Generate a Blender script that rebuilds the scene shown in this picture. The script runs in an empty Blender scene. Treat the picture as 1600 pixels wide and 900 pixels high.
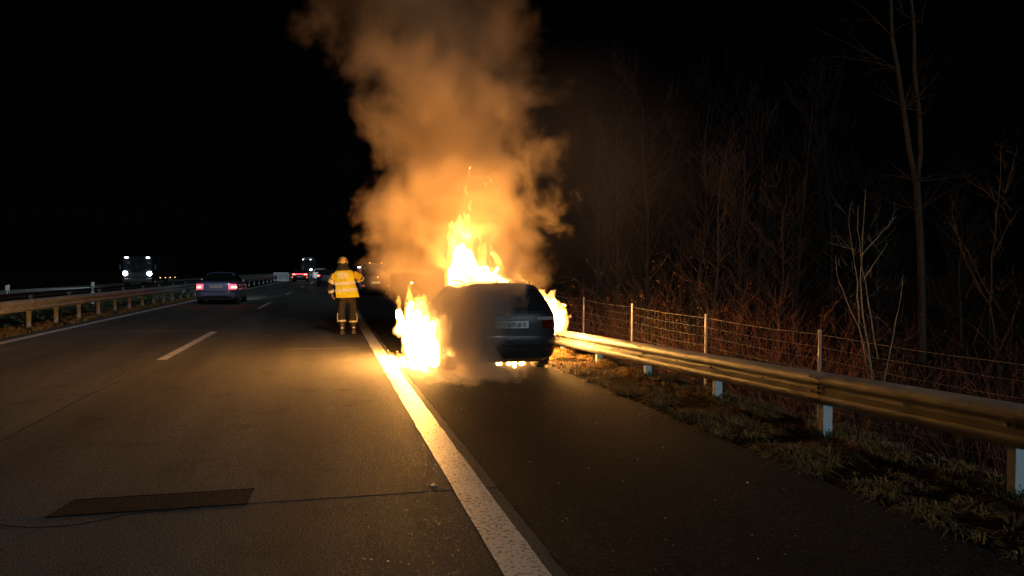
import bpy, bmesh, math, random
from math import sin, cos, pi, radians, sqrt, acos, asin, atan2
from mathutils import Vector, Matrix, noise
random.seed(7)
R = random.random
U = random.uniform
scene = bpy.context.scene
C = scene.collection

# ------------------------------------------------------------------ camera
cam_d = bpy.data.cameras.new('camera')
cam_d.sensor_width = 36.0
cam_d.lens = 26.0
cam_d.clip_start = 0.05
cam_d.clip_end = 6000
cam = bpy.data.objects.new('camera', cam_d)
C.objects.link(cam)
cam.matrix_world = (Matrix.Translation((0, 0, 1.53)) @ Matrix.Rotation(radians(-14.33), 4, 'Z')
                    @ Matrix.Rotation(radians(90 - 1.19), 4, 'X') @ Matrix.Rotation(radians(0.4), 4, 'Z'))
scene.camera = cam

# ------------------------------------------------------------------ night sky and added fill light
SUN_EL, SUN_AZ = radians(27), radians(170)          # low cool sun lamp added in place of headlights behind the viewer
world = bpy.data.worlds.new('World')
scene.world = world
world.use_nodes = True
wn = world.node_tree
sky = wn.nodes.new('ShaderNodeTexSky')
sky.sky_type = 'NISHITA'
sky.sun_disc = False
sky.sun_elevation = SUN_EL
sky.sun_rotation = SUN_AZ
wn.nodes['Background'].inputs['Strength'].default_value = 0.00008
wn.links.new(sky.outputs[0], wn.nodes['Background'].inputs['Color'])
sun_d = bpy.data.lights.new('headlight_fill', 'SUN')
sun_d.energy = 0.46
sun_d.angle = radians(6)
sun_d.color = (0.74, 0.90, 1.0)
sun = bpy.data.objects.new('headlight_fill', sun_d)
C.objects.link(sun)
sdir = Vector((sin(SUN_AZ) * cos(SUN_EL), cos(SUN_AZ) * cos(SUN_EL), sin(SUN_EL)))
sun.rotation_euler = sdir.to_track_quat('Z', 'Y').to_euler()

vs = scene.view_settings
vs.view_transform = 'Standard'
vs.look = 'None'
vs.exposure = 0.0
vs.gamma = 1.0
vs.use_curve_mapping = False
cy = scene.cycles
cy.use_denoising = True
cy.max_bounces = 4
cy.diffuse_bounces = 2
cy.glossy_bounces = 2
cy.transmission_bounces = 2
cy.transparent_max_bounces = 16
cy.volume_bounces = 1
cy.volume_max_steps = 256
cy.sample_clamp_indirect = 4.0

# ------------------------------------------------------------------ helpers
class MB:
    """collects shapes and builds them as one mesh"""
    def __init__(s):
        s.v = []; s.f = []; s.m = []
    def face(s, idx, m=0):
        s.f.append(idx); s.m.append(m)
    def quad(s, a, b, c, d, m=0):
        i = len(s.v); s.v += [tuple(a), tuple(b), tuple(c), tuple(d)]
        s.face((i, i + 1, i + 2, i + 3), m)
    def box(s, c, size, rz=0, m=0, bev=0.0):
        hx, hy, hz = size[0] / 2, size[1] / 2, size[2] / 2
        b = min(bev, hx * .9, hy * .9, hz * .9)
        i = len(s.v); cr, sr = cos(rz), sin(rz)
        def put(x, y, z): s.v.append((c[0] + x * cr - y * sr, c[1] + x * sr + y * cr, c[2] + z))
        if b <= 0:
            for z in (-hz, hz):
                for x, y in ((-hx, -hy), (hx, -hy), (hx, hy), (-hx, hy)): put(x, y, z)
            for f in ((3, 2, 1, 0), (4, 5, 6, 7), (0, 1, 5, 4), (1, 2, 6, 5), (2, 3, 7, 6), (3, 0, 4, 7)):
                s.face(tuple(i + k for k in f), m)
            return
        rings = [(-hz, b, b), (-hz + b, 0, b), (hz - b, 0, b), (hz, b, b)]
        for z, ins, ch in rings:
            x, y = hx - ins, hy - ins
            for px, py in ((-x + ch, -y), (x - ch, -y), (x, -y + ch), (x, y - ch), (x - ch, y), (-x + ch, y), (-x, y - ch), (-x, -y + ch)):
                put(px, py, z)
        s.face(tuple(i + 7 - k for k in range(8)), m)
        s.face(tuple(i + 24 + k for k in range(8)), m)
        for r in range(3):
            for k in range(8):
                a = i + r * 8 + k; b2 = i + r * 8 + (k + 1) % 8
                s.face((a, b2, b2 + 8, a + 8), m)
    def tube(s, pts, radii, n=6, m=0, cap=True):
        if not hasattr(radii, '__len__'): radii = [radii] * len(pts)
        pts = [Vector(p) for p in pts]
        i0 = len(s.v); up = None
        for k, p in enumerate(pts):
            d = (pts[min(k + 1, len(pts) - 1)] - pts[max(k - 1, 0)])
            if d.length < 1e-9: d = Vector((0, 0, 1))
            d.normalize()
            if up is None:
                up = Vector((0, 0, 1)) if abs(d.z) < .9 else Vector((1, 0, 0))
            a = d.cross(up); 
            if a.length < 1e-6: a = d.orthogonal()
            a.normalize(); b = d.cross(a); up = -b if False else up
            for j in range(n):
                t = 2 * pi * j / n
                q = p + (a * cos(t) + b * sin(t)) * radii[k]
                s.v.append(tuple(q))
        for k in range(len(pts) - 1):
            for j in range(n):
                a = i0 + k * n + j; b = i0 + k * n + (j + 1) % n
                s.face((a, a + n, b + n, b), m)
        if cap:
            s.face(tuple(i0 + j for j in range(n)), m)
            e = i0 + (len(pts) - 1) * n
            s.face(tuple(e + n - 1 - j for j in range(n)), m)
    def lathe(s, prof, axis_o, axis='z', n=20, m=0, sx=1, sy=1):
        """prof: list of (radius, height)"""
        i0 = len(s.v)
        for r, h in prof:
            for j in range(n):
                t = 2 * pi * j / n; a, b = r * cos(t) * sx, r * sin(t) * sy
                if axis == 'z': q = (a, b, h)
                elif axis == 'x': q = (h, a, b)
                else: q = (a, h, b)
                s.v.append((axis_o[0] + q[0], axis_o[1] + q[1], axis_o[2] + q[2]))
        for k in range(len(prof) - 1):
            for j in range(n):
                a = i0 + k * n + j; b = i0 + k * n + (j + 1) % n
                s.face((a, b, b + n, a + n) if axis != 'y' else (a, a + n, b + n, b), m)
        s.face(tuple(i0 + n - 1 - j for j in range(n)), m)
        e = i0 + (len(prof) - 1) * n
        s.face(tuple(e + j for j in range(n)), m)
    def grid(s, rows, m=0, flip=False):
        i0 = len(s.v); nc = len(rows[0])
        for r in rows: s.v += [tuple(p) for p in r]
        for i in range(len(rows) - 1):
            for j in range(nc - 1):
                a = i0 + i * nc + j
                f = (a, a + 1, a + nc + 1, a + nc)
                s.face(f[::-1] if flip else f, m)
    def mesh(s, name):
        me = bpy.data.meshes.new(name)
        me.from_pydata(s.v, [], s.f)
        me.polygons.foreach_set('material_index', s.m)
        me.update()
        return me
    def build(s, name, mats, parent=None, smooth=None, fix=False):
        me = s.mesh(name)
        if fix:
            bm = bmesh.new(); bm.from_mesh(me)
            bmesh.ops.remove_doubles(bm, verts=bm.verts, dist=1e-5)
            bmesh.ops.recalc_face_normals(bm, faces=bm.faces)
            bm.to_mesh(me); bm.free()
        return link(name, me, mats, parent, smooth)

JOINED = {'splice_bolts', 'slot', 'twigs', 'flame_core', 'crown', 'stems', 'dead_leaves', 'stay_wires', 'patch_seam'}
def link(name, me, mats=None, parent=None, smooth=None):
    if mats is not None:
        for mm in (mats if isinstance(mats, (list, tuple)) else [mats]):
            me.materials.append(mm)
    if smooth:
        me.polygons.foreach_set('use_smooth', [True] * len(me.polygons))
        if smooth < 179: me.set_sharp_from_angle(angle=radians(smooth))
    o = bpy.data.objects.new(name, me)
    C.objects.link(o)
    if parent: o.parent = parent
    if name in JOINED: o['kind'] = 'stuff'
    return o

def tag(o, label, cat, group=None, kind=None):
    o['label'] = label; o['category'] = cat
    if group: o['group'] = group
    if kind: o['kind'] = kind
    return o
def struct(o):
    o['kind'] = 'structure'; return o
def thing(name, label, cat, loc=(0, 0, 0), rz=0, group=None):
    o = bpy.data.objects.new(name, None); o.empty_display_size = .2
    C.objects.link(o); o.location = loc; o.rotation_euler = (0, 0, rz)
    return tag(o, label, cat, group)
def copy_part(src, parent):
    c = src.copy(); C.objects.link(c); c.parent = parent
    return c
def evaluated(o, remove=True):
    dg = bpy.context.evaluated_depsgraph_get(); dg.update()
    me = bpy.data.meshes.new_from_object(o.evaluated_get(dg))
    if remove: bpy.data.objects.remove(o)
    return me

CURV = 1 / 5200.0
RISE = 2.6e-5
def rz_(s):
    if s <= 0: return 0.0
    if s < 150: return RISE * s * s
    return RISE * 22500 + .0078 * 60 * (1 - math.exp(-(s - 150) / 60))
def P(X, s, z=0.0):
    """road coordinates (metres right of the viewer, metres along the road, height over the road) to world"""
    q = s * s * CURV if s > 0 else 0.0
    return Vector((X + q, s, z + rz_(s)))
def heading(s): return -atan2(2 * max(s, 0) * CURV, 1)

# ------------------------------------------------------------------ materials
def mat(name, base, rough=.6, metal=0.0, var=.25, scale=8.0, bump=0.0, bscale=60.0, base2=None, coat=0.0, spec=.5, emit=None, estr=0.0, detail=4.0, rvar=0.0):
    m = bpy.data.materials.new(name); m.use_nodes = True
    nt = m.node_tree; b = nt.nodes['Principled BSDF']
    tc = nt.nodes.new('ShaderNodeTexCoord')
    nz = nt.nodes.new('ShaderNodeTexNoise'); nz.inputs['Scale'].default_value = scale; nz.inputs['Detail'].default_value = detail
    nt.links.new(tc.outputs['Object'], nz.inputs['Vector'])
    rp = nt.nodes.new('ShaderNodeValToRGB')
    c0 = tuple(max(0, x * (1 - var)) for x in base) + (1,)
    c1 = (tuple(min(1, x * (1 + var)) for x in base) if base2 is None else tuple(base2)) + (1,)
    rp.color_ramp.elements[0].color = c0; rp.color_ramp.elements[1].color = c1
    rp.color_ramp.elements[0].position = .32; rp.color_ramp.elements[1].position = .68
    nt.links.new(nz.outputs[0], rp.inputs[0]); nt.links.new(rp.outputs[0], b.inputs['Base Color'])
    b.inputs['Roughness'].default_value = rough; b.inputs['Metallic'].default_value = metal
    b.inputs['Specular IOR Level'].default_value = spec
    if coat: b.inputs['Coat Weight'].default_value = coat; b.inputs['Coat Roughness'].default_value = .08
    if rvar:
        mr = nt.nodes.new('ShaderNodeMapRange'); mr.inputs['To Min'].default_value = rough - rvar; mr.inputs['To Max'].default_value = rough + rvar
        nt.links.new(nz.outputs[0], mr.inputs[0]); nt.links.new(mr.outputs[0], b.inputs['Roughness'])
    if bump:
        n2 = nt.nodes.new('ShaderNodeTexNoise'); n2.inputs['Scale'].default_value = bscale; n2.inputs['Detail'].default_value = 3
        nt.links.new(tc.outputs['Object'], n2.inputs['Vector'])
        bp = nt.nodes.new('ShaderNodeBump'); bp.inputs['Strength'].default_value = bump; bp.inputs['Distance'].default_value = .01
        nt.links.new(n2.outputs[0], bp.inputs['Height']); nt.links.new(bp.outputs[0], b.inputs['Normal'])
    if emit:
        b.inputs['Emission Color'].default_value = tuple(emit) + (1,); b.inputs['Emission Strength'].default_value = estr
    return m

def ground_mat(name, c_dark, c_mid, c_light, rough, grain, bump, stain=.35, glint=.0, spec=.3):
    """aggregate surface: large stains, mid mottling, grain, gloss variation"""
    m = bpy.data.materials.new(name); m.use_nodes = True
    nt = m.node_tree; b = nt.nodes['Principled BSDF']; L = nt.links.new; N = nt.nodes.new
    geo = N('ShaderNodeNewGeometry')
    big = N('ShaderNodeTexNoise'); big.inputs['Scale'].default_value = .7; big.inputs['Detail'].default_value = 5
    mp = N('ShaderNodeMapping'); mp.inputs['Scale'].default_value = (1.7, .12, 1.0)
    L(geo.outputs['Position'], mp.inputs[0]); L(mp.outputs[0], big.inputs['Vector'])
    fine = N('ShaderNodeTexNoise'); fine.inputs['Scale'].default_value = grain; fine.inputs['Detail'].default_value = 3; fine.inputs['Roughness'].default_value = .7
    L(geo.outputs['Position'], fine.inputs['Vector'])
    rp = N('ShaderNodeValToRGB'); e = rp.color_ramp.elements
    e[0].color = c_dark + (1,); e[0].position = .36; e[1].color = c_light + (1,); e[1].position = .66
    k = e.new(.5); k.color = c_mid + (1,)
    L(fine.outputs[0], rp.inputs[0])
    mr = N('ShaderNodeMapRange'); mr.inputs['From Min'].default_value = .3; mr.inputs['From Max'].default_value = .7
    mr.inputs['To Min'].default_value = 1 - stain; mr.inputs['To Max'].default_value = 1 + stain * .4
    L(big.outputs[0], mr.inputs[0])
    mx = N('ShaderNodeVectorMath'); mx.operation = 'SCALE'
    spn = N('ShaderNodeTexNoise'); spn.inputs['Scale'].default_value = 1.6; spn.inputs['Detail'].default_value = 6; spn.inputs['Roughness'].default_value = .65
    L(geo.outputs['Position'], spn.inputs['Vector'])
    spm = N('ShaderNodeMapRange'); spm.inputs['From Min'].default_value = .56; spm.inputs['From Max'].default_value = .68
    spm.inputs['To Min'].default_value = 1.0; spm.inputs['To Max'].default_value = .68
    L(spn.outputs[0], spm.inputs[0])
    mul = N('ShaderNodeMath'); mul.operation = 'MULTIPLY'; L(mr.outputs[0], mul.inputs[0]); L(spm.outputs[0], mul.inputs[1])
    L(rp.outputs[0], mx.inputs[0]); L(mul.outputs[0], mx.inputs['Scale'])
    L(mx.outputs[0], b.inputs['Base Color'])
    r2 = N('ShaderNodeMapRange'); r2.inputs['To Min'].default_value = rough - .16; r2.inputs['To Max'].default_value = rough + .2
    L(fine.outputs[0], r2.inputs[0])
    gl = N('ShaderNodeTexVoronoi'); gl.inputs['Scale'].default_value = 120
    L(geo.outputs['Position'], gl.inputs['Vector'])
    gt = N('ShaderNodeMath'); gt.operation = 'GREATER_THAN'; gt.inputs[1].default_value = 1 - glint
    sx_ = N('ShaderNodeSeparateColor'); L(gl.outputs['Color'], sx_.inputs[0]); L(sx_.outputs[0], gt.inputs[0])
    rm = N('ShaderNodeMix'); rm.inputs[3].default_value = .42
    L(gt.outputs[0], rm.inputs[0]); L(r2.outputs[0], rm.inputs[2]); L(rm.outputs[0], b.inputs['Roughness']); b.inputs['Specular IOR Level'].default_value = spec
    vo = N('ShaderNodeTexVoronoi'); vo.inputs['Scale'].default_value = grain * 1.3
    L(geo.outputs['Position'], vo.inputs['Vector'])
    ad = N('ShaderNodeMath'); ad.operation = 'ADD'
    L(vo.outputs['Distance'], ad.inputs[0]); L(fine.outputs[0], ad.inputs[1])
    bp = N('ShaderNodeBump'); bp.inputs['Strength'].default_value = bump; bp.inputs['Distance'].default_value = .006
    L(ad.outputs[0], bp.inputs['Height']); L(bp.outputs[0], b.inputs['Normal'])
    return m

M = {}
M['concrete'] = ground_mat('concrete', (.06, .058, .055), (.125, .12, .113), (.25, .24, .228), .78, 72, .8, .42, .03, .22)
M['asphalt'] = ground_mat('asphalt', (.006, .006, .006), (.018, .0178, .0175), (.06, .058, .056), .84, 50, .9)
M['patch'] = ground_mat('patch_asphalt', (.026, .022, .021), (.045, .04, .038), (.085, .077, .072), .9, 60, .5, .2, 0, .08)
M['soil'] = ground_mat('soil', (.007, .005, .003), (.014, .010, .007), (.03, .022, .015), .95, 18, .9, spec=.03)
M['joint'] = mat('joint', (.007, .0065, .006), .95, spec=.05)
M['galv'] = mat('galvanised', (.43, .45, .47), .5, .3, .22, 4, .1, 25, rvar=.1)
M['post_cyan_lit'] = mat('galvanised_cyan_lit', (.62, .76, .80), .55, .0, .1, 7)  # cyan headlight glow on the zinc posts put into their base colour
M['galv_dim'] = mat('dim_galvanised', (.13, .12, .11), .7, .2, .3, 5)  # galvanised steel darkened: the weak light beyond the median is in the colour
M['post_grey'] = mat('post_grey', (.36, .37, .38), .6, 0, .15, 7)
M['bolt'] = mat('bolt', (.12, .11, .1), .5, .6)
M['wire'] = mat('wire', (.24, .23, .21), .6, .3, .2)
M['fpost'] = mat('fence_post', (.55, .53, .48), .5, .35, .2, 9)
M['straw'] = mat('straw', (.16, .10, .035), .75, 0, .6, 5, base2=(.46, .27, .085))
M['green_grass'] = mat('green_grass', (.07, .10, .03), .7, 0, .4, 9)
M['bark_pale'] = mat('bark_pale', (.34, .28, .2), .8, 0, .3, 12)
M['bark_brown'] = mat('bark_brown', (.028, .019, .013), .85, 0, .35, 10)
M['bark_red'] = mat('bark_red', (.24, .085, .045), .75, 0, .35, 9)
M['leaf_dead'] = mat('dead_leaf', (.16, .08, .035), .8, 0, .4, 20)
M['car_black'] = mat('dark_blue_paint', (.036, .039, .048), .4, .2, .25, 3, coat=.6, rvar=.06)
M['plastic'] = mat('black_plastic', (.02, .02, .021), .55, 0, .3, 20, .1, 200)
M['rubber'] = mat('tyre_rubber', (.018, .017, .016), .8, 0, .3, 25, .2, 90)
M['rim'] = mat('alloy', (.4, .4, .4), .35, .9, .15)
M['glass'] = mat('dark_glass', (.02, .022, .025), .16, 0, .2, 2, spec=.8)
M['red_lens'] = mat('red_lens', (.10, .008, .006), .12, 0, .3, 40, coat=.8)
M['clear_lens'] = mat('clear_lens', (.35, .35, .36), .12, 0, .2, 40, coat=.8)
M['chrome'] = mat('chrome', (.6, .6, .6), .15, 1.0, .05)
M['red_lit'] = mat('lit_tail_lamp', (.5, .02, .02), .3, emit=(1, .035, .06), estr=7)
M['red_core'] = mat('lit_tail_lamp_core', (.8, .3, .25), .3, emit=(1, .15, .09), estr=9)
M['red_dim'] = mat('tail_lamp_reflector_glow', (.4, .03, .02), .3, emit=(1, .16, .09), estr=1.2)  # tail lamps, and a painted glow for reflectors
M['white_lit'] = mat('lit_headlamp', (.8, .85, .9), .3, emit=(.74, .9, 1), estr=60)
M['white_small'] = mat('lit_marker', (.8, .85, .9), .3, emit=(.8, .93, 1), estr=9)
M['amber_lit'] = mat('lit_amber', (.8, .5, .1), .3, emit=(1, .62, .2), estr=3)
M['blue_lit'] = mat('lit_blue', (.2, .4, .9), .3, emit=(.3, .6, 1), estr=14)
M['silver_blue_lit'] = mat('silver_paint_blue_lit', (.19, .24, .50), .35, .2, .08, 3, coat=.7)  # silver car; the blue light falling on it is put into the paint
M['cargo_dark'] = mat('cargo_tarpaulin', (.016, .017, .02), .95, 0, .2, 2, spec=.05)
M['cargo_grey'] = mat('cargo_grey', (.10, .105, .115), .8, 0, .2, 2)
M['white_paint'] = mat('white_vehicle_paint', (.6, .62, .62), .4, 0, .08, 2)
M['grey_paint'] = mat('dark_vehicle_paint', (.022, .023, .026), .4, .2, .15, 2)
M['white_panel'] = mat('white_panel', (.72, .8, .8), .5, 0, .12, 6)
M['mirror_glass'] = mat('mirror_glint', (.6, .8, .9), .3, emit=(.45, .78, 1), estr=1.4)  # glint on a mirror painted as emission; no lamp there

def line_mat():
    m = bpy.data.materials.new('road_paint'); m.use_nodes = True
    nt = m.node_tree; b = nt.nodes['Principled BSDF']; L = nt.links.new; N = nt.nodes.new
    geo = N('ShaderNodeNewGeometry')
    n1 = N('ShaderNodeTexNoise'); n1.inputs['Scale'].default_value = 42; n1.inputs['Detail'].default_value = 3; n1.inputs['Roughness'].default_value = .65
    n2 = N('ShaderNodeTexNoise'); n2.inputs['Scale'].default_value = 2.2; n2.inputs['Detail'].default_value = 5
    L(geo.outputs['Position'], n1.inputs['Vector']); L(geo.outputs['Position'], n2.inputs['Vector'])
    rp = N('ShaderNodeValToRGB'); e = rp.color_ramp.elements
    e[0].position = .36; e[0].color = (.13, .125, .115, 1); e[1].position = .5; e[1].color = (.84, .83, .81, 1)
    ad = N('ShaderNodeMath'); ad.operation = 'MULTIPLY_ADD'; ad.inputs[1].default_value = .22; 
    L(n2.outputs[0], ad.inputs[0]); 
    sb = N('ShaderNodeMath'); sb.operation = 'SUBTRACT'; sb.inputs[1].default_value = .10
    L(n1.outputs[0], sb.inputs[0]); L(sb.outputs[0], ad.inputs[2])
    L(ad.outputs[0], rp.inputs[0]); L(rp.outputs[0], b.inputs['Base Color'])
    b.inputs['Roughness'].default_value = .45
    bp = N('ShaderNodeBump'); bp.inputs['Strength'].default_value = 1.0; bp.inputs['Distance'].default_value = .008
    L(n1.outputs[0], bp.inputs['Height']); L(bp.outputs[0], b.inputs['Normal'])
    return m
M['line'] = line_mat()

# ------------------------------------------------------------------ ground
def spaced(a, b, near, growth):
    out = [a]; st = near
    while out[-1] < b:
        out.append(min(b, out[-1] + st)); 
        if out[-1] > 20: st *= growth
    return out
S_ROWS = spaced(-20, 900, 1.0, 1.09)
def bank(X):
    """cross-section of the land, height relative to the road surface"""
    if X < -22: return -.1 - min(2.0, (-22 - X) * .1)
    if X < -10.9: return -.10
    if X < -6.95: return -.045 + .05 * sin((X + 10.9) / 3.95 * pi)
    if X < 3.55: return -.09
    if X < 4.9: return -.03 + .03 * (X - 3.55)
    if X < 6.3: return .01 - (X - 4.9) * .5
    return -.69 - min(1.2, (X - 6.3) * .03)
xs = [-900, -300, -120, -60, -35, -24, -22, -16, -10.9, -10.6, -10, -9, -8.2, -7.6, -7.2, -6.95, -6.9, -3, 1, 3.4, 3.55, 3.8, 4.1, 4.4, 4.7, 4.9, 5.2, 5.6, 6.0, 6.3, 7, 8, 10, 14, 20, 30, 60, 150, 400, 900]
g = MB(); rows = []
for s in S_ROWS:
    row = []
    for X in xs:
        z = bank(X)
        if X > 3.7 or -10.6 <= X <= -6.95:
            z += noise.noise((X * 1.7, s * 1.7, 0)) * (.035 if abs(X) < 8 else .12)
        if X < -22 or X > 8: z += noise.noise((X * .1, s * .1, 3)) * .3
        row.append(P(X, s, z))
    rows.append(row)
g.grid(rows)
struct(g.build('ground', M['soil'], smooth=60))

def strip(mb, x0, x1, s0, s1, z, step=2.5, thick=0.0, jag=0.0):
    n = max(1, int((s1 - s0) / step))
    a = [];
    for k in range(n + 1):
        s = s0 + (s1 - s0) * k / n
        j = noise.noise((x1, s * 3.1, 1.0)) * jag
        j2 = noise.noise((x0, s * 3.1, 5.0)) * jag
        a.append([P(x0 + j2, s, z), P(x1 + j, s, z)])
    mb.grid(a)
    if thick:
        mb.grid([[r[0] - Vector((0, 0, thick)), r[0]] for r in a])
        mb.grid([[r[1], r[1] - Vector((0, 0, thick))] for r in a])
        for r, fl in ((a[0], 0), (a[-1], 1)):
            q = [r[0] - Vector((0, 0, thick)), r[1] - Vector((0, 0, thick)), r[1], r[0]]
            mb.quad(*(q if not fl else q[::-1]))

# carriageway: bed, slabs one by one, then a plain strip beyond
bed = MB(); strip(bed, -6.92, 1.21, -16, 70, -.0055)
road = struct(bed.build('carriageway', M['joint']))
k = 0
for (x0, x1) in ((-6.9, -2.802), (-2.778, 1.2)):
    s0 = -14.9
    while s0 < 65:
        b = MB(); dz = U(-.0015, .0015)
        strip(b, x0, x1, s0 + .009, s0 + 4.991, dz, 1.25, .06)
        o = b.build('concrete_slab', M['concrete'], road)
        s0 += 5.0
b = MB(); strip(b, -6.9, 1.2, 65.15, 900, 0, 6, .02)
far = b.build('far_pavement', M['concrete'], road)
b = MB(); strip(b, 1.215, 3.62, -16, 900, -.014, 1.0, .03, .03)
struct(b.build('hard_shoulder', M['asphalt']))
b = MB(); strip(b, -22, -10.9, -16, 900, -.03, 6, .02)
struct(b.build('opposite_carriageway', M['concrete']))
# crumbling lip along the concrete edge
b = MB(); pts = []
for i in range(420):
    s = 1.5 + i * .09
    pts.append(P(1.207 + noise.noise((0, s * 2.3, 0)) * .016, s, -.008 + noise.noise((3, s * 6, 0)) * .007))
b.tube(pts, [.011 + .006 * noise.noise((9, i * .3, 0)) for i in range(420)], 5)
struct(b.build('edge_joint_seal', M['patch'], smooth=180))

# markings
b = MB(); strip(b, .885, 1.115, -16, 400, .005, .25, 0, .012)
struct(b.build('edge_line_right', M['line']))
b = MB(); strip(b, -6.58, -6.35, -16, 400, .005, .5, 0, .012)
struct(b.build('edge_line_left', M['line']))
s0 = 14.2 - 18
first = True
while s0 < 260:
    b = MB(); strip(b, -2.775, -2.61, s0, s0 + 6, .005, .5, 0, .01)
    struct(b.build('lane_dash', M['line']))
    s0 += 17.4
b = MB(); strip(b, -11.5, -11.3, -16, 300, -.02, 4)
struct(b.build('edge_line_opposite', M['line']))

# repair patch and crack by the transverse joint
b = MB()
b.quad(P(-1.66, 5.10, .004), P(-.49, 5.10, .004), P(-.47, 5.43, .004), P(-1.6, 5.43, .004))
pt = b.build('repair_patch', M['patch'], road)
b = MB()
for a0, a1 in (((-1.66, 5.095), (-.49, 5.095)), ((-.49, 5.1), (-.47, 5.44)), ((-.47, 5.44), (-1.6, 5.44)), ((-1.6, 5.44), (-1.66, 5.095))):
    n = 14
    b.tube([P(a0[0] + (a1[0] - a0[0]) * i / n + U(-.004, .004), a0[1] + (a1[1] - a0[1]) * i / n + U(-.004, .004), .0005) for i in range(n + 1)], .0042, 4)
b.build('patch_seam', M['joint'], pt)
b = MB()
b.tube([P(-1.95 + 1.0 * t, 5.06 - .16 * sin(pi * min(1, t * 1.25)) + U(-.006, .006), -.001) for t in [i / 20 for i in range(21)]], .0035, 4)
b.build('crack', M['joint'], road)
# small round road marker by the joint
b = MB(); b.lathe([(.025, 0), (.026, .002), (.022, .005), (.008, .006)], P(.765, 5.24, .0015), n=18)
tag(b.build('road_stud', M['white_panel'], smooth=40), 'small round white stud on the concrete beside the solid edge line', 'road stud')

# chips of debris scattered on the shoulder
b = MB()
for i in range(120):
    X, s = U(1.4, 3.5), 2.2 + 9 * R() ** 1.3
    if R() < .35: X, s = U(2.0, 3.6), U(9.2, 11.2)
    r = U(.003, .008) * (1.6 if R() < .06 else 1)
    p = P(X, s, -.012); a = U(0, 6.28)
    v = [(p.x + r * cos(a + t) * U(.7, 1.3), p.y + r * sin(a + t) * U(.7, 1.3), p.z + .001) for t in (0, 1.9, 4.0)]
    i0 = len(b.v); b.v += v + [(p.x, p.y, p.z + r * U(.5, 1))]
    for f in ((0, 1, 3), (1, 2, 3), (2, 0, 3)): b.face(tuple(i0 + q for q in f))
tag(b.build('debris', M['white_panel']), 'pale chips of debris scattered over the asphalt shoulder', 'debris', kind='stuff')

# ------------------------------------------------------------------ grass on the verges
def blades(mb, X, s, n, spread, length, lean, wid=.006):
    base = P(X, s, bank(X) - .01)
    for _ in range(n):
        a = U(0, 2 * pi); r = spread * sqrt(R())
        p = base + Vector((r * cos(a), r * sin(a), 0))
        d = a + U(-.9, .9); ln = length * U(.5, 1.2); le = lean * U(.5, 1.5)
        w = Vector((-sin(d), cos(d), 0)) * wid * U(.6, 1.3)
        h = Vector((cos(d), sin(d), 0))
        p1 = p + h * ln * .25 * le + Vector((0, 0, ln * .55))
        p2 = p + h * ln * .75 * le + Vector((0, 0, ln * (.8 - .25 * le)))
        p3 = p + h * ln * 1.15 * le + Vector((0, 0, max(.01, ln * (.9 - .62 * le))))
        i = len(mb.v)
        mb.v += [tuple(p - w), tuple(p + w), tuple(p1 + w * .8), tuple(p1 - w * .8), tuple(p2 + w * .5), tuple(p2 - w * .5), tuple(p3)]
        mb.face((i, i + 1, i + 2, i + 3)); mb.face((i + 3, i + 2, i + 4, i + 5)); mb.face((i + 5, i + 4, i + 6))
straw, green = MB(), MB()
for i in range(2400):
    s = 1.8 + 22 * R() ** 1.5
    X = 3.66 + 1.65 * R() ** 1.25
    q = noise.noise((X * 1.6, s * 1.6, 8))
    if q < -.05 and R() < .85: continue
    blades(straw, X, s, 24, .07, U(.05, .115) * (1 + 1.3 * q), U(1.0, 2.1), .005)
for i in range(25):
    s = 1.8 + 14 * R() ** 1.3
    X = U(3.75, 5.0)
    blades(green, X, s, 14, .05, U(.06, .14), U(.4, 1.0))
for ps in (2, 4, 6, 8, 10):
    for i in range(9): blades(green, 4.62 + U(-.12, .12), ps + U(-.12, .12), 12, .05, U(.08, .17), .6)
for i in range(1600):                       # dry plants under the median barrier
    s = 8 + 50 * R() ** 1.3
    blades(straw, -6.95 - 1.0 * R() ** 1.2, s, 9, .09, U(.05, .13), U(.7, 1.6), .012)
for i in range(500):
    s = 10 + 60 * R()
    blades(green, U(-10.6, -8.0), s, 9, .12, U(.08, .2), 1.0, .014)
tag(straw.build('dry_grass', M['straw']), 'dry straw coloured grass matted along the verges under the barriers', 'grass', kind='stuff')
tag(green.build('green_grass', M['green_grass']), 'sparse green grass tufts growing round the barrier posts', 'grass', kind='stuff')

# ------------------------------------------------------------------ crash barriers
# W profile: (distance towards the road, height from the lower edge)
WPROF = [(.0, .0), (.018, .004), (.046, .022), (.074, .052), (.080, .078), (.074, .100), (.030, .128), (.012, .140), (.012, .170), (.030, .182), (.074, .210), (.080, .232), (.074, .258), (.046, .288), (.018, .306), (0, .31)]
def rail_mesh(mb, Xf, s0, s1, ztop, side, grow=0.0, step=.5):
    """Xf: X of the back of the rail; side=-1: bulges towards -X"""
    n = max(1, int((s1 - s0) / step)); rows = []
    for k in range(n + 1):
        s = s0 + (s1 - s0) * k / n
        zt = ztop(s)
        prof = [(d, h) for d, h in WPROF] + [(d - .004, h + (.002 if i < 3 else -.002 if i > 12 else 0)) for i, (d, h) in list(enumerate(WPROF))[::-1]]
        rows.append([P(Xf + side * (d + grow), s, zt - .31 + h) for d, h in prof + prof[:1]])
    mb.grid(rows, flip=side < 0)
    for r_, fl in ((rows[0], side > 0), (rows[-1], side < 0)):
        m_ = len(WPROF)
        for i in range(m_ - 1):
            q = (r_[i], r_[i + 1], r_[2 * m_ - 2 - i], r_[2 * m_ - 1 - i])
            mb.quad(*(q[::-1] if fl else q))
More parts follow.
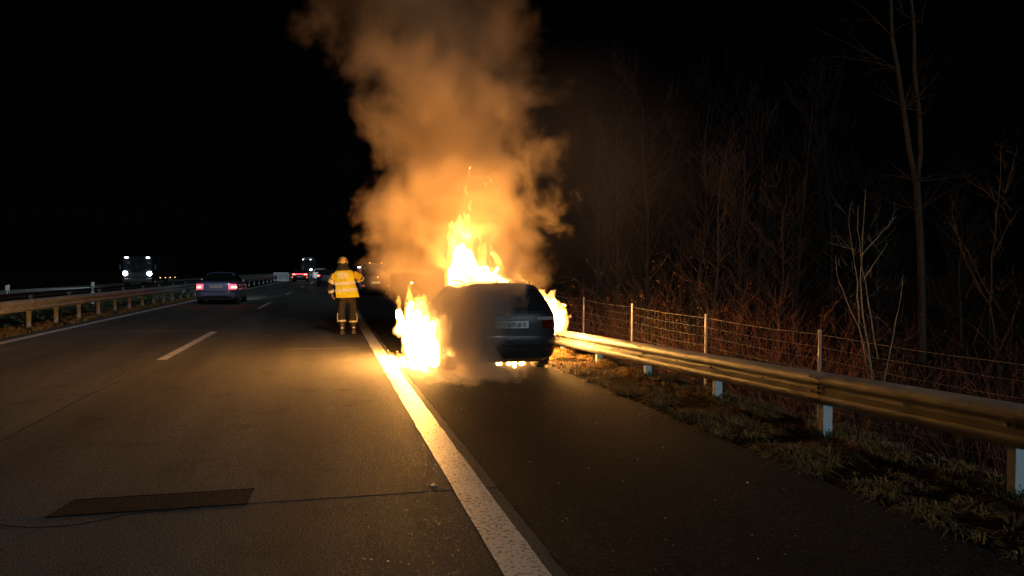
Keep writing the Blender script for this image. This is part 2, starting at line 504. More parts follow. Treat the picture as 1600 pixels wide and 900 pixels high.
def c_post(mb, base, h, web, depth, side):
    """C-channel post: the web faces back along the road, flanges run along it"""
    t = .006
    x, y, z = base
    mb.box((x, y, z + h / 2), (web, t, h), 0, bev=.002)
    mb.box((x - web / 2 + t / 2, y + depth / 2 + t / 2, z + h / 2), (t, depth, h))
    mb.box((x + web / 2 - t / 2, y + depth / 2 + t / 2, z + h / 2), (t, depth, h))
    mb.box((x - web / 2 + .016, y + depth + t, z + h / 2), (.03, t, h * .996))
def hexbolt(mb, c, side, r=.014, h=.014, w=1.0):
    mb.lathe([(r, 0), (r, h), (r * .6, h + .004)] if side > 0 else [(r * .6, -h - .004), (r, -h), (r, 0)], c, 'x', 6)

def barrier(name, label, Xf, side, s_list, ztop, seg, s_start, s_end, rail_m='galv', post_m='post_cyan_lit'):
    root = thing(name, label, 'crash barrier', P(Xf, s_list[0], 0))
    inv = -P(Xf, s_list[0], 0)
    def put(mb, nm, mt, par=None, sm=None, solidify=0):
        o = mb.build(nm, mt, par or root, sm, fix=bool(solidify))
        if (par or root) is root: o.location = inv
        return o
    s = s_start
    while s < s_end - .1:
        e = min(s + seg, s_end)
        b = MB(); rail_mesh(b, Xf, s, e + .16, ztop, side, .0045 if int(round((s - s_start) / seg)) % 2 else 0)
        rail = put(b, 'rail', M[rail_m], None, 32, 1)
        b = MB()                               # splice bolts
        for ds in (.03, .12):
            for h, d in ((.05, .074), (.118, .05), (.192, .05), (.262, .074)):
                hexbolt(b, tuple(P(Xf + side * (d + .006), s + ds, ztop(s) - .31 + h)), side, .012, .010)
        o = b.build('splice_bolts', M['bolt'], rail)
        b = MB()                               # slots between the posts
        for ds in (1.0, 3.0):
            if s + ds < e:
                c = P(Xf + side * .0175, s + ds, ztop(s + ds) - .155)
                b.box(c, (.004, .06, .02), bev=.001)
        if b.v: b.build('slot', M['bolt'], rail)
        s = e
    for s in s_list:
        b = MB(); zb = bank(Xf) - .25
        h = ztop(s) - .08 - zb
        c_post(b, P(Xf - side * .062, s, zb), h, .10, .055, side)
        po = put(b, 'post', M[post_m])
        b = MB(); b.box(P(Xf - side * .006, s + .03, ztop(s) - .155), (.022, .09, .10), bev=.004)
        put(b, 'spacer', M['galv'])
        b = MB(); b.box(P(Xf + side * .0185, s + .03, ztop(s) - .155), (.006, .11, .042), bev=.002)
        pl = put(b, 'washer_plate', M['galv'])
        b = MB(); hexbolt(b, tuple(P(Xf + side * .021, s + .03, ztop(s) - .155)), side, .015, .012)
        b.build('bolt', M['bolt'], pl)
    return root
def top_r(s): return .775 - .028 * max(0, s - .3) if s < 22 else .775 - .028 * 21.7
barrier('crash_barrier', 'galvanised steel crash barrier on posts beside the hard shoulder, in front of the wire fence', 4.55, -1, list(range(-2, 23, 2)), top_r, 4.0, -6.05, 22.0)
barrier('crash_barrier', 'long galvanised crash barrier on closely set posts along the left edge line', -7.55, 1, [float(s) for s in range(8, 66, 2)], lambda s: .735, 4.0, 6.0, 66.0, 'galv', 'post_grey')
b = MB()
barrier('crash_barrier', 'dim crash barrier edging the opposite carriageway behind the median grass', -10.4, -1, [float(s) for s in range(14, 62, 4)], lambda s: .68, 8.0, 10.0, 66.0, 'galv_dim', 'galv_dim')
def plain_barrier(label, Xf, side, s0, s1):
    root = thing('crash_barrier', label, 'crash barrier', P(Xf, s0, 0)); inv = -P(Xf, s0, 0)
    b = MB(); rail_mesh(b, Xf, s0, s1, lambda s: .735, side, 0, 4)
    b.build('rail', M['galv'], root, 50).location = inv
    s = s0
    while s < s1:
        b = MB(); b.box(P(Xf - side * .06, s, .25), (.1, .06, .8)); b.build('post', M['post_cyan_lit'], root).location = inv
        s += 4
plain_barrier('far stretch of crash barrier following the left edge line round the bend', -7.55, 1, 68, 230)

# ------------------------------------------------------------------ wire fence
XF = 6.2
fence = thing('wire_fence', 'wire mesh game fence on slim metal posts behind the right crash barrier', 'fence', P(XF, 8.25, bank(XF)))
finv = -P(XF, 8.25, bank(XF))
post_s = [-1.0, 2.2, 5.2, 8.25, 11.2, 14.3, 17.3, 20.3, 23.3, 26.3, 29.3]
def ftop(s): return .76 + (s - 8.25) * .012
for s in post_s:
    b = MB(); zb = bank(XF) - .2; p = P(XF, s, zb)
    zt = ftop(s) + rz_(s)
    b.tube([p, Vector((p.x, p.y, zt + .035))], .022, 10)
    o = b.build('post', M['fpost'], fence, 50); o.location = finv
    c = MB(); c.lathe([(.024, 0), (.026, .01), (.022, .028), (.008, .036)], (p.x, p.y, zt + .032), n=10)
    c.build('cap', M['fpost'], o, 60)
levels = [0, .155, .31, .47, .62, .77, .92, 1.07, 1.2]
for li, dz in enumerate(levels):
    b = MB(); pts = []
    for i in range(len(post_s) - 1):
        for k in range(6):
            t = k / 6; s = post_s[i] + (post_s[i + 1] - post_s[i]) * t
            pts.append(P(XF - .025, s, ftop(s) - dz - .02 * sin(pi * t) + U(-.004, .004)))
    b.tube(pts, .0042 if li == 0 else .0028, 4)
    b.build('wire', M['wire'], fence).location = finv
for i in range(len(post_s) - 1):
    b = MB(); n = int((post_s[i + 1] - post_s[i]) / .15)
    for k in range(n):
        s = post_s[i] + (k + .5) * (post_s[i + 1] - post_s[i]) / n
        b.tube([P(XF - .026, s + U(-.01, .01), ftop(s) - .012), P(XF - .026, s, ftop(s) - .62), P(XF - .026, s, ftop(s) - 1.2)], .0010, 3, cap=False)
    b.build('stay_wires', M['wire'], fence).location = finv

# ------------------------------------------------------------------ delineator posts
def delineator(X, s, label, z0, h=1.0):
    root = thing('delineator_post', label, 'delineator post', P(X, s, z0), 0, None)
    b = MB()
    for z, w in ((0, 1), (h, 1)): pass
    prof = [(-.06, 0), (.06, 0), (.045, .09), (0, .115), (-.045, .09)]
    i0 = len(b.v)
    for z, sl in ((-.1, 0), (h - .03, 0), (h, -.02)):
        for x, y in prof: b.v.append((x * (1 if sl == 0 else .9), y, z + (x * .3 if sl else 0)))
    for k in range(2):
        for j in range(5):
            a = i0 + k * 5 + j; c = i0 + k * 5 + (j + 1) % 5
            b.face((a, c, c + 5, a + 5))
    b.face(tuple(i0 + 10 + j for j in range(5)))
    o = b.build('post', M['white_panel'], root)
    b = MB(); b.box((0, -.003, h - .30), (.122, .008, .2)); b.build('black_band', M['plastic'], root)
    b = MB(); b.box((0, -.008, h - .30), (.05, .006, .15), bev=.002); b.build('reflector', M['white_panel'], root)
delineator(-10.05, 36, 'white roadside delineator behind the left barrier, beside the oncoming truck lights', 0, .95)
delineator(-10.9, 29.5, 'dim roadside delineator behind the left barrier, away from the lights', 0, .95)

# ------------------------------------------------------------------ white slotted barrier panel at the median, far ahead
pr = thing('barrier_panel', 'pale slotted panel lit turquoise at the left edge line, beside the red-lit car', 'barrier panel', P(-7.0, 98, 0), heading(98))
b = MB(); b.box((0, 0, .12), (1.9, .16, .24), bev=.03); b.build('base', M['white_panel'], pr)
b = MB(); b.box((0, 0, 1.02), (1.9, .1, .16), bev=.02); b.build('top_beam', M['white_panel'], pr)
for i in range(8):
    b = MB(); b.box((-.86 + i * .245, 0, .59), (.15, .07, .70), bev=.01); b.build('upright', M['white_panel'], pr)

# ------------------------------------------------------------------ bare trees and bushes
def rand_perp(d):
    v = Vector((U(-1, 1), U(-1, 1), U(-1, 1))); v = v - d * v.dot(d)
    return v.normalized() if v.length > 1e-4 else d.orthogonal().normalized()
def grow(mb, p, d, length, r, depth, sides=4, wob=.18, up=.12, kids=(2, 4), ang=(.4, .85), shrink=(.5, .72), rmin=.003, taper=.35):
    segs = 5 if depth > 0 else 4
    pts = [p.copy()]; q = p.copy(); dd = d.normalized()
    for k in range(segs):
        dd = (dd + rand_perp(dd) * wob * U(.3, 1) + Vector((0, 0, up * U(.2, 1)))).normalized()
        q = q + dd * length / segs; pts.append(q.copy())
    rr = [max(rmin, r * (1 - (1 - taper) * k / segs)) for k in range(segs + 1)]
    mb.tube(pts, rr, sides if r > .012 else 3, cap=False)
    if depth > 0:
        for _ in range(random.randint(*kids)):
            k = random.randint(1, segs)
            base = pts[k]; ax = (pts[k] - pts[k - 1]).normalized()
            nd = (ax * cos(U(*ang)) + rand_perp(ax) * sin(U(*ang))).normalized()
            grow(mb, base, nd, length * U(*shrink), max(rmin, rr[k] * .62), depth - 1, 3, wob, up, kids, ang, shrink, rmin, taper)
        grow(mb, pts[-1], dd, length * .6, rr[-1], depth - 1, 3, wob, up, kids, ang, shrink, rmin, taper)

def from_pix(x, y, d):
    """only used to lay out plants: road position of a bearing at a depth"""
    u = (x - 800) / 1155
    return d * (x - 505) / 1155 / 1.0321, d * (1 - .2554 * u) / 1.0321

def tree(label, X, s, h, r, barkm, group=None, lean=(0, 0), depth=4, seed=0, trunk_frac=.55, kids=(3, 5)):
    random.seed(seed)
    zb = bank(X) - .1
    root = thing('bare_tree', label, 'tree', P(X, s, zb), 0, group)
    t = MB(); pts = []; n = 9
    for k in range(n):
        f = k / (n - 1)
        pts.append(Vector((lean[0] * f * h + noise.noise((seed, f * 3, 0)) * .05 * h * f, lean[1] * f * h + noise.noise((seed, f * 3, 9)) * .05 * h * f, f * h)))
    rr = [r * (1 - .82 * k / (n - 1)) for k in range(n)]
    t.tube(pts, rr, 7)
    t.build('trunk', barkm, root, 180)
    c = MB()
    for k in range(2, n):
        for _ in range(random.randint(*kids)):
            f = U(0, 1); base = pts[k - 1].lerp(pts[k], f)
            if base.z < h * (1 - trunk_frac) * .7: continue
            a = U(0, 2 * pi); d = Vector((cos(a), sin(a), U(.6, 1.4))).normalized()
            grow(c, base, d, h * U(.13, .24) * (1.2 - .5 * k / n), rr[k] * .5, depth - 2, 4, .2, .16, (2, 4), (.35, .8), (.5, .75), .004)
    c.build('crown', barkm, root)
    return root

# birch with a forked trunk
random.seed(21)
def birch_mat():
    m = mat('birch_bark', (.34, .29, .24), .8, 0, .2, 3)
    nt = m.node_tree; b = nt.nodes['Principled BSDF']; N = nt.nodes.new; L = nt.links.new
    tc = N('ShaderNodeTexCoord'); mp = N('ShaderNodeMapping'); mp.inputs['Scale'].default_value = (3, 3, 9)
    nz = N('ShaderNodeTexNoise'); nz.inputs['Scale'].default_value = 1.6; nz.inputs['Detail'].default_value = 4
    L(tc.outputs['Object'], mp.inputs[0]); L(mp.outputs[0], nz.inputs['Vector'])
    rp = N('ShaderNodeValToRGB'); e = rp.color_ramp.elements
    e[0].position = .42; e[0].color = (.02, .017, .014, 1); e[1].position = .5; e[1].color = (.034, .029, .024, 1)
    L(nz.outputs[0], rp.inputs[0]); L(rp.outputs[0], b.inputs['Base Color'])
    return m
M['birch'] = birch_mat()
bx, bs = from_pix(1437, 560, 22)
birch = thing('birch_tree', 'tall birch with pale peeling bark whose trunk forks high above the fence', 'tree', P(bx, bs, -.9))
t = MB()
right = Vector((cos(radians(14.3)), -sin(radians(14.3)), 0))
def sp(x, y, d=22.0, fwd=0.0):                     # sideways offset and height of a point at the trunk's distance
    return right * ((x - 1437) / 1155 * d) + Vector((0, fwd, (430 - y) / 1155 * d + 1.53 + .9))
tr = [sp(1440, 560), sp(1438, 470), sp(1434, 380), sp(1430, 330), sp(1426, 285)]
t.tube([Vector((0, 0, -.2))] + tr, [.125, .115, .105, .1, .098, .095], 8)
t.build('trunk', M['birch'], birch, 180)
for pts, r0 in (([sp(1426, 288), sp(1414, 235), sp(1404, 170), sp(1394, 110), sp(1384, 60), sp(1381, -10), sp(1372, -90), sp(1360, -190)], .085),
                ([sp(1426, 288), sp(1436, 240, fwd=.1), sp(1437, 180, fwd=.2), sp(1432, 110, fwd=.3), sp(1430, 40, fwd=.3), sp(1424, -10, fwd=.3), sp(1426, -100, fwd=.3), sp(1432, -200, fwd=.3)], .08)):
    b = MB(); b.tube(pts, [r0 * (1 - .1 * k) for k in range(len(pts))], 7)
    b.build('limb', M['birch'], birch, 180)
c = MB()
for pts in (tr[3:], [sp(1404, 170), sp(1394, 110), sp(1384, 60)], [sp(1437, 180), sp(1432, 110), sp(1430, 40), sp(1426, -80)]):
    for _ in range(9):
        p = random.choice(pts); a = U(0, 6.28)
        grow(c, p, Vector((cos(a), sin(a), U(.2, 1))), U(.7, 1.5), .022, 2, 4, .25, -.02, (2, 3))
c.build('twigs', M['bark_brown'], birch)

# pale multi-stemmed sapling and the tall thin sapling to its right
def stems(label, X, s, stem_px, base_px, d, barkm, r0, seed, twigs=3, tw=.35, cat='sapling', name='sapling'):
    random.seed(seed)
    zb = bank(X) - .05
    root = thing(name, label, cat, P(X, s, zb))
    def q(x, y, f=0): return right * ((x - base_px) / 1155 * d) + Vector((0, f, (430 - y) / 1155 * d + 1.53 - zb))
    for k, line in enumerate(stem_px):
        pts = [q(x, y, .12 * sin(k * 2.1 + i * .4)) for i, (x, y) in enumerate(line)]
        fine = [pts[0]]
        for i in range(len(pts) - 1):
            for j in range(1, 4):
                v = pts[i].lerp(pts[i + 1], j / 3)
                fine.append(v + Vector((U(-1, 1), U(-1, 1), 0)) * .008)
        n = len(fine)
        b = MB(); b.tube(fine, [r0 * (1.15 - .95 * i / n) * (1 if k == 0 else .75) for i in range(n)], 5)
        b.build('stem', barkm, root, 180)
    c = MB()
    for line in stem_px:
        for i in range(1, len(line)):
            for _ in range(twigs):
                f = R(); x = line[i - 1][0] + (line[i][0] - line[i - 1][0]) * f; y = line[i - 1][1] + (line[i][1] - line[i - 1][1]) * f
                a = U(0, 6.28)
                grow(c, q(x, y), Vector((cos(a), sin(a), U(.5, 1.4))), U(.5, 1) * tw, r0 * .28, 1, 3, .15, .1, (1, 2), rmin=.0018)
    c.build('twigs', barkm, root)
SX, SS = from_pix(1372, 560, 9.2)
stems('pale leafless sapling with several upright stems just behind the wire fence', SX, SS,
      [[(1385, 640), (1374, 540), (1365, 470), (1366, 420), (1370, 360), (1371, 295)],
       [(1382, 600), (1362, 510), (1353, 440), (1343, 400), (1330, 350), (1330, 318)],
       [(1376, 560), (1358, 470), (1348, 420), (1343, 360), (1345, 322)],
       [(1380, 590), (1360, 515), (1342, 470), (1328, 430), (1327, 398)],
       [(1366, 400), (1388, 370), (1400, 352), (1408, 338)],
       [(1384, 610), (1398, 520), (1408, 470), (1414, 428)],
       [(1345, 390), (1330, 385), (1312, 379)],
       [(1368, 440), (1385, 410), (1400, 380)]], 1385, 9.2, M['bark_pale'], .011, 31, 1, .22)
TX, TS = from_pix(1568, 600, 9.5)
stems('tall thin leafless sapling with a straight leader behind the fence, right of the pale one', TX, TS,
      [[(1571, 680), (1572, 600), (1570, 540), (1562, 480), (1564, 400), (1569, 330), (1570, 290), (1566, 220)],
       [(1562, 480), (1535, 440), (1510, 400), (1490, 350), (1478, 325)],
       [(1565, 500), (1530, 450), (1500, 390), (1475, 350)],
       [(1570, 300), (1585, 260), (1597, 225)],
       [(1570, 560), (1590, 510), (1600, 460)],
       [(1569, 330), (1552, 310), (1540, 298)],
       [(1573, 560), (1530, 510), (1490, 480), (1450, 470)],
       [(1564, 400), (1582, 350), (1598, 320)]], 1571, 9.5, M['bark_brown'], .016, 33, 3, .42)

def bush(X, s, h, w, n, barkm, label, seed, leaves=0, group=None, r=.005):
    random.seed(seed)
    root = thing('bramble_bush', label, 'bush', P(X, s, bank(X) - .05), 0, group)
    b = MB(); tips = []
    for i in range(n):
        a = U(0, 2 * pi); rr = w * sqrt(R()) * .8
        p = Vector((rr * cos(a), rr * sin(a), 0))
        d = Vector((U(-.5, .5), U(-.5, .5), 1)).normalized(); ln = h * U(.55, 1.1)
        pts = [p.copy()]; q = p.copy(); segs = 7; arch = U(-.16, .12)
        for k in range(segs):
            d = (d + rand_perp(d) * .16 + Vector((cos(a) * .06, sin(a) * .06, arch * k / segs))).normalized()
            q = q + d * ln / segs; pts.append(q.copy())
        rad = r * U(.6, 1.2)
        b.tube(pts, [rad * (1 - .7 * k / segs) for k in range(segs + 1)], 3, cap=False)
        for _ in range(5):
            k = random.randint(2, segs); dd = (pts[k] - pts[k - 1]).normalized()
            nd = (dd * .7 + rand_perp(dd) * .8).normalized()
            e1 = pts[k] + nd * ln * U(.07, .16); e2 = e1 + (nd + Vector((U(-.4, .4), U(-.4, .4), .5))) * ln * U(.06, .14)
            b.tube([pts[k], e1, e2], [rad * .5, rad * .4, rad * .22], 3, cap=False)
            tips.append(e2); tips.append(e1)
    b.build('stems', barkm, root)
    if leaves:
        m = MB()
        for i in range(leaves):
            p = random.choice(tips) + Vector((U(-.05, .05), U(-.05, .05), U(-.05, .05)))
            a = Vector((U(-1, 1), U(-1, 1), U(-1, 1))).normalized(); c2 = a.orthogonal().normalized(); sz = U(.015, .035)
            m.quad(p - a * sz, p + c2 * sz * .5, p + a * sz, p - c2 * sz * .5)
        m.build('dead_leaves', M['leaf_dead'], root)
    return root
spec = []
random.seed(5)
for i in range(13):                         # thick hedge right behind the fence
    s = 2.5 + i * 1.55
    spec.append((XF + U(.55, 1.0), s + U(-.4, .4), U(1.0, 1.7), 1.0))
for i in range(10):
    s = 3.5 + i * 2.6
    spec.append((XF + U(2.0, 3.4), s + U(-.6, .6), U(1.7, 2.5), 1.3))
for i, (X, s, h, w) in enumerate(spec):
    near = i < 13
    bush(X, s, h, w, 75 if near else 60, M['bark_red'] if i % 3 else M['bark_brown'],
         'low red-brown bramble thicket tangled against the wire fence' if near else 'taller leafless shrub standing behind the brambles at the fence', 100 + i,
         60 if i % 3 == 0 else 0, 'brambles along the fence' if near else 'shrubs behind the brambles', .0048 if near else .006)
lx, ls = from_pix(1045, 470, 17)
bush(lx, ls, 2.7, 1.1, 80, M['bark_brown'], 'tall leafless bush with clinging dead leaves, behind the fence nearest the smoke', 200, 700, None, .007)

spec = [(1010, 27, 8.5), (1085, 30, 9.5), (1150, 24, 7.0), (1235, 26, 8.6), (1300, 33, 9.0), (1180, 36, 10.5), (960, 33, 9.0), (1370, 30, 6.0), (1500, 26, 5.0), (1110, 20, 5.2), (1210, 20, 4.6), (925, 44, 10)]
for i, (px, d, h) in enumerate(spec):
    X, s = from_pix(px, 0, d)
    tree('slender leafless tree in the dim wood beyond the fence', X, s, h, .03 + .006 * h * U(.8, 1.2), M['bark_brown'], 'trees in the dim wood', (U(-.06, .06), U(-.05, .05)), 4, 300 + i, .8, (4, 6))


# ------------------------------------------------------------------ cars (local: +Y forward, origin on the ground at the middle of the tail)
class Shape:
    def __init__(self, slices, n=7.0):
        self.sl = slices; self.n = n
        self.z0, self.z1 = slices[0][0], slices[-1][0]
    def par(self, z):
        sl = self.sl
        if z <= sl[0][0]: return sl[0][1:]
        for a, b in zip(sl, sl[1:]):
            if z <= b[0]:
                t = (z - a[0]) / max(1e-9, b[0] - a[0])
                return tuple(p + (q - p) * t for p, q in zip(a[1:], b[1:]))
        return sl[-1][1:]
    def pt(self, z, t):
        w, yr, yf = self.par(z); L = (yf - yr) / 2; yc = (yf + yr) / 2; e = 2 / self.n
        c, s_ = cos(t), sin(t)
        return Vector((math.copysign(abs(c) ** e, c) * w, yc + math.copysign(abs(s_) ** e, s_) * L, z))
    def off(self, z, t, o):
        p = self.pt(z, t); dt = .004
        a = self.pt(z, t + dt) - self.pt(z, t - dt); b = self.pt(z + .006, t) - self.pt(z - .006, t)
        n = a.cross(b)
        if n.length < 1e-12: n = p - Vector((0, p.y, z))
        return p + n.normalized() * o
    def t_rear(self, f):            # f = signed fraction of the half width, on the tail
        a = acos(min(1, abs(f)) ** (self.n / 2))
        return -a if f >= 0 else -pi + a
    def t_front(self, f):
        a = acos(min(1, abs(f)) ** (self.n / 2))
        return a if f >= 0 else pi - a
    def t_side(self, y, z, right):
        w, yr, yf = self.par(z); L = (yf - yr) / 2; yc = (yf + yr) / 2
        g = max(-1, min(1, (y - yc) / L)); a = math.copysign(asin(abs(g) ** (self.n / 2)), g)
        return a if right else (pi - a)
    def body(self):
        mb = MB(); zs = []
        for a, b in zip(self.sl, self.sl[1:]):
            k = max(1, int((b[0] - a[0]) / .05))
            zs += [a[0] + (b[0] - a[0]) * i / k for i in range(k)]
        zs.append(self.z1)
        n = 96
        tt = []
        for i in range(n):
            tt.append(2 * pi * i / n)
        for z in zs:
            for t in tt: mb.v.append(tuple(self.pt(z, t + .0001)))
        for r in range(len(zs) - 1):
            for j in range(n):
                a = r * n + j; b = r * n + (j + 1) % n
                mb.face((a, b, b + n, a + n))
        mb.face(tuple(n - 1 - j for j in range(n)))
        e = (len(zs) - 1) * n
        mb.face(tuple(e + j for j in range(n)))
        return mb
    def patch(self, zt, tfun, o=.004, nz=8, nt=12, edge=True):
        """grid patch lying o proud of the skin; tfun(z) -> (t0, t1)"""
        rows = []
        for i in range(nz + 1):
            z = zt[0] + (zt[1] - zt[0]) * i / nz; t0, t1 = tfun(z)
            # even spacing in space, not in angle
            N = 40; pts = [self.off(z, t0 + (t1 - t0) * k / N, o) for k in range(N + 1)]
            acc = [0]
            for k in range(N): acc.append(acc[-1] + (pts[k + 1] - pts[k]).length)
            row = []
            for j in range(nt + 1):
                d = acc[-1] * j / nt; k = 0
                while k < N - 1 and acc[k + 1] < d: k += 1
                f = (d - acc[k]) / max(1e-9, acc[k + 1] - acc[k])
                row.append(pts[k].lerp(pts[k + 1], f))
            rows.append(row)
        mb = MB(); mb.grid(rows)
        return mb

def cut_arches(body_obj, axles, r, w):
    cut = MB()
    for y, z in axles:
        for sx in (-1, 1):
            a, b = sorted((sx * (w - .24), sx * (w + .3)))
            cut.lathe([(r, a), (r, b)], (0, y, z), 'x', 40)
    co = cut.build('cutter', None, None)
    md = body_obj.modifiers.new('b', 'BOOLEAN'); md.operation = 'DIFFERENCE'; md.object = co; md.solver = 'EXACT'
    dg = bpy.context.evaluated_depsgraph_get()
    me = bpy.data.meshes.new_from_object(body_obj.evaluated_get(dg))
    bpy.data.objects.remove(co)
    body_obj.modifiers.clear()
    old = body_obj.data; body_obj.data = me
    me.polygons.foreach_set('use_smooth', [True] * len(me.polygons)); me.set_sharp_from_angle(angle=radians(38))

def wheel(parent, x, y, r, width, sx, flat=0.0):
    w = bpy.data.objects.new('wheel', None); C.objects.link(w); w.parent = parent; w.location = (x, y, r - flat); w.empty_display_size = .1
    h = width / 2
    b = MB(); b.lathe([(r * .62, -h * .9), (r * .86, -h), (r * .97, -h * .8), (r, -h * .4), (r, h * .4), (r * .97, h * .8), (r * .86, h), (r * .62, h * .9)], (0, 0, 0), 'x', 32)
    b.build('tyre', M['rubber'], w, 40)
    b = MB(); o = sx * h * .93
    b.lathe([(r * .62, 0), (r * .6, .01), (r * .1, .012)] if sx > 0 else [(r * .1, -.012), (r * .6, -.01), (r * .62, 0)], (o, 0, 0), 'x', 24)
    for k in range(5):
        a = 2 * pi * k / 5
        b.tube([(o + sx * .012, 0, 0), (o + sx * .016, cos(a) * r * .58, sin(a) * r * .58)], .022, 6)
    b.build('rim', M['rim'], w, 40)

def plate_obj(parent, c, w, h, rows=True, tilt=0.0):
    b = MB(); b.box((0, 0, 0), (w, .008, h), bev=.002)
    o = b.build('number_plate', M['white_panel'], parent); o.location = c; o.rotation_euler = (tilt, 0, 0)
    random.seed(77)
    for i in range(6):                      # blurred, unreadable blocks
        q = MB(); q.box((-w * .38 + i * w * .15, -.0055, U(-.1, .1) * h), (w * .11, .003, h * U(.35, .6)))
        q.build('character', M['grey_blur'] if i % 2 else M['grey_blur2'], o)
    return o
M['grey_blur'] = mat('plate_grey', (.34, .38, .42), .5, 0, .1)
M['grey_blur2'] = mat('plate_grey_dark', (.22, .25, .28), .5, 0, .1)

def car(name, label, shape, paint, axles, wr, track, loc, rz, rear_win, side_wins, lamps, lamp_mat, plate=None, front_win=None, lamp_core=None, flat=0.0, head=True, group=None, wheels=True):
    root = thing(name, label, 'car', loc, rz, group)
    b = shape.body().build('body', paint, root, fix=True)
    cut_arches(b, [(y, wr - flat) for y in axles], wr + .045, track + .1)
    if wheels:
        for y in axles:
            for sx in (-1, 1): wheel(root, sx * track, y, wr, .21, sx, flat)
    z0, z1, f0, f1 = rear_win
    shape.patch((z0, z1), lambda z: tuple(shape.t_rear(k * (f0 + (f1 - f0) * (z - z0) / (z1 - z0))) for k in (-1, 1)), .005, 10, 20).build('rear_window', M['glass'], root, 60)
    if front_win:
        z0, z1, f = front_win
        shape.patch((z0, z1), lambda z: (shape.t_front(f), shape.t_front(-f)), .005, 10, 20).build('windscreen', M['glass'], root, 60)
    for (y0, y1, z0, z1, ya, yb) in side_wins:     # bottom y0..y1, top ya..yb
        for right_ in (True, False):
            def tf(z, right_=right_):
                k = (z - z0) / (z1 - z0); a = shape.t_side(y0 + (ya - y0) * k, z, right_); c = shape.t_side(y1 + (yb - y1) * k, z, right_)
                return (a, c) if right_ else (c, a)
            shape.patch((z0, z1), tf, .004, 8, 10).build('side_window', M['glass'], root, 60)
    z0, z1, f, ys = lamps
    for right_ in (True, False):
        tf = (lambda z: (shape.t_rear(f), shape.t_side(ys, z, True))) if right_ else (lambda z: (shape.t_side(ys, z, False) - 2 * pi, shape.t_rear(-f)))
        o = shape.patch((z0, z1), tf, .007, 6, 16).build('tail_light', lamp_mat, root, 60)
        if lamp_core:
            g0 = f + (.97 - f) * .25; g1 = .93; zc0, zc1 = z0 + (z1 - z0) * .12, z0 + (z1 - z0) * .62
            tf2 = (lambda z: (shape.t_rear(g0), shape.t_rear(g1))) if right_ else (lambda z: (shape.t_rear(-g1), shape.t_rear(-g0)))
            shape.patch((zc0, zc1), tf2, .012, 3, 8).build('bulb', lamp_core, o, 60)
    if plate:
        plate_obj(root, *plate)
    return root, b

# ---- the burning estate car
Z = -.045                                      # it has sunk on its burnt tyres
estate = Shape([(.20 + Z, .78, .30, 4.25), (.27 + Z, .85, .13, 4.40), (.30 + Z, .875, .07, 4.44), (.42 + Z, .895, .03, 4.49), (.50 + Z, .903, .0, 4.52), (.585 + Z, .908, .0, 4.515),
                (.625 + Z, .908, .012, 4.51), (.632 + Z, .906, .05, 4.505), (.72 + Z, .905, .058, 4.47), (.80 + Z, .90, .062, 4.40), (.86 + Z, .893, .072, 4.25), (.91 + Z, .88, .085, 3.80), (.95 + Z, .868, .10, 3.40),
                (.985 + Z, .85, .118, 3.20), (1.06 + Z, .815, .17, 3.06), (1.15 + Z, .765, .235, 2.88), (1.25 + Z, .70, .305, 2.66), (1.33 + Z, .635, .36, 2.46), (1.355 + Z, .605, .345, 2.38),
                (1.385 + Z, .555, .37, 2.22), (1.405 + Z, .47, .45, 2.05), (1.418 + Z, .36, .60, 1.85), (1.423 + Z, .2, .85, 1.6)], 6.2)
car_loc = P(2.68, 10.75, -.012)
burn, burn_body = car('burning_estate_car', 'dark estate car on fire on the hard shoulder, wrapped in flames and smoke', estate, M['car_black'], (.98, 3.74), .315, .755,
    car_loc, heading(11), (1.0 + Z, 1.335 + Z, .83, .80),
    [(.62, 1.25, 1.0 + Z, 1.27 + Z, .95, 1.30), (1.32, 2.05, .99 + Z, 1.30 + Z, 1.36, 1.98), (2.12, 2.95, .99 + Z, 1.29 + Z, 2.05, 2.52)],
    (.74 + Z, .895 + Z, .60, .36), M['red_lens'], ((.06, .045, .80 + Z), .52, .115), (1.02 + Z, 1.33 + Z, .86), None, .05)
# lighter upper stripe in the lamps
for right_ in (True, False):
    tf = (lambda z: (estate.t_rear(.52), estate.t_side(.30, z, True))) if right_ else (lambda z: (estate.t_side(.30, z, False) - 2 * pi, estate.t_rear(-.52)))
    estate.patch((.862 + Z, .912 + Z), tf, .010, 3, 14).build('indicator_lens', M['clear_lens'], burn, 60)
def rear_patch(nm, m, z0, z1, f, o, par=burn, nz=4, g=None):
    g = -f if g is None else g
    return estate.patch((z0 + Z, z1 + Z), lambda z: (estate.t_rear(g), estate.t_rear(f)), o, nz, 24).build(nm, m, par, 60)
rear_patch('bumper_lower', M['plastic'], .30, .40, .80, .012)
rear_patch('bumper_strip', M['plastic'], .475, .492, .93, .008)
rear_patch('bumper_crease', M['car_black'], .505, .53, .70, .016)
rear_patch('tailgate_gap', M['joint'], .966, .974, .86, .006)
rear_patch('roof_spoiler', M['car_black'], 1.338, 1.362, .80, .035)
rear_patch('plate_recess', M['plastic'], .70, .865, .36, .004)
rear_patch('handle_strip', M['car_black'], .866, .892, .40, .022)
for f0, f1 in ((.70, .88), (-.88, -.70)):
    rear_patch('reflector', M['red_lens'], .43, .455, f1, .010, g=f0, nz=2)
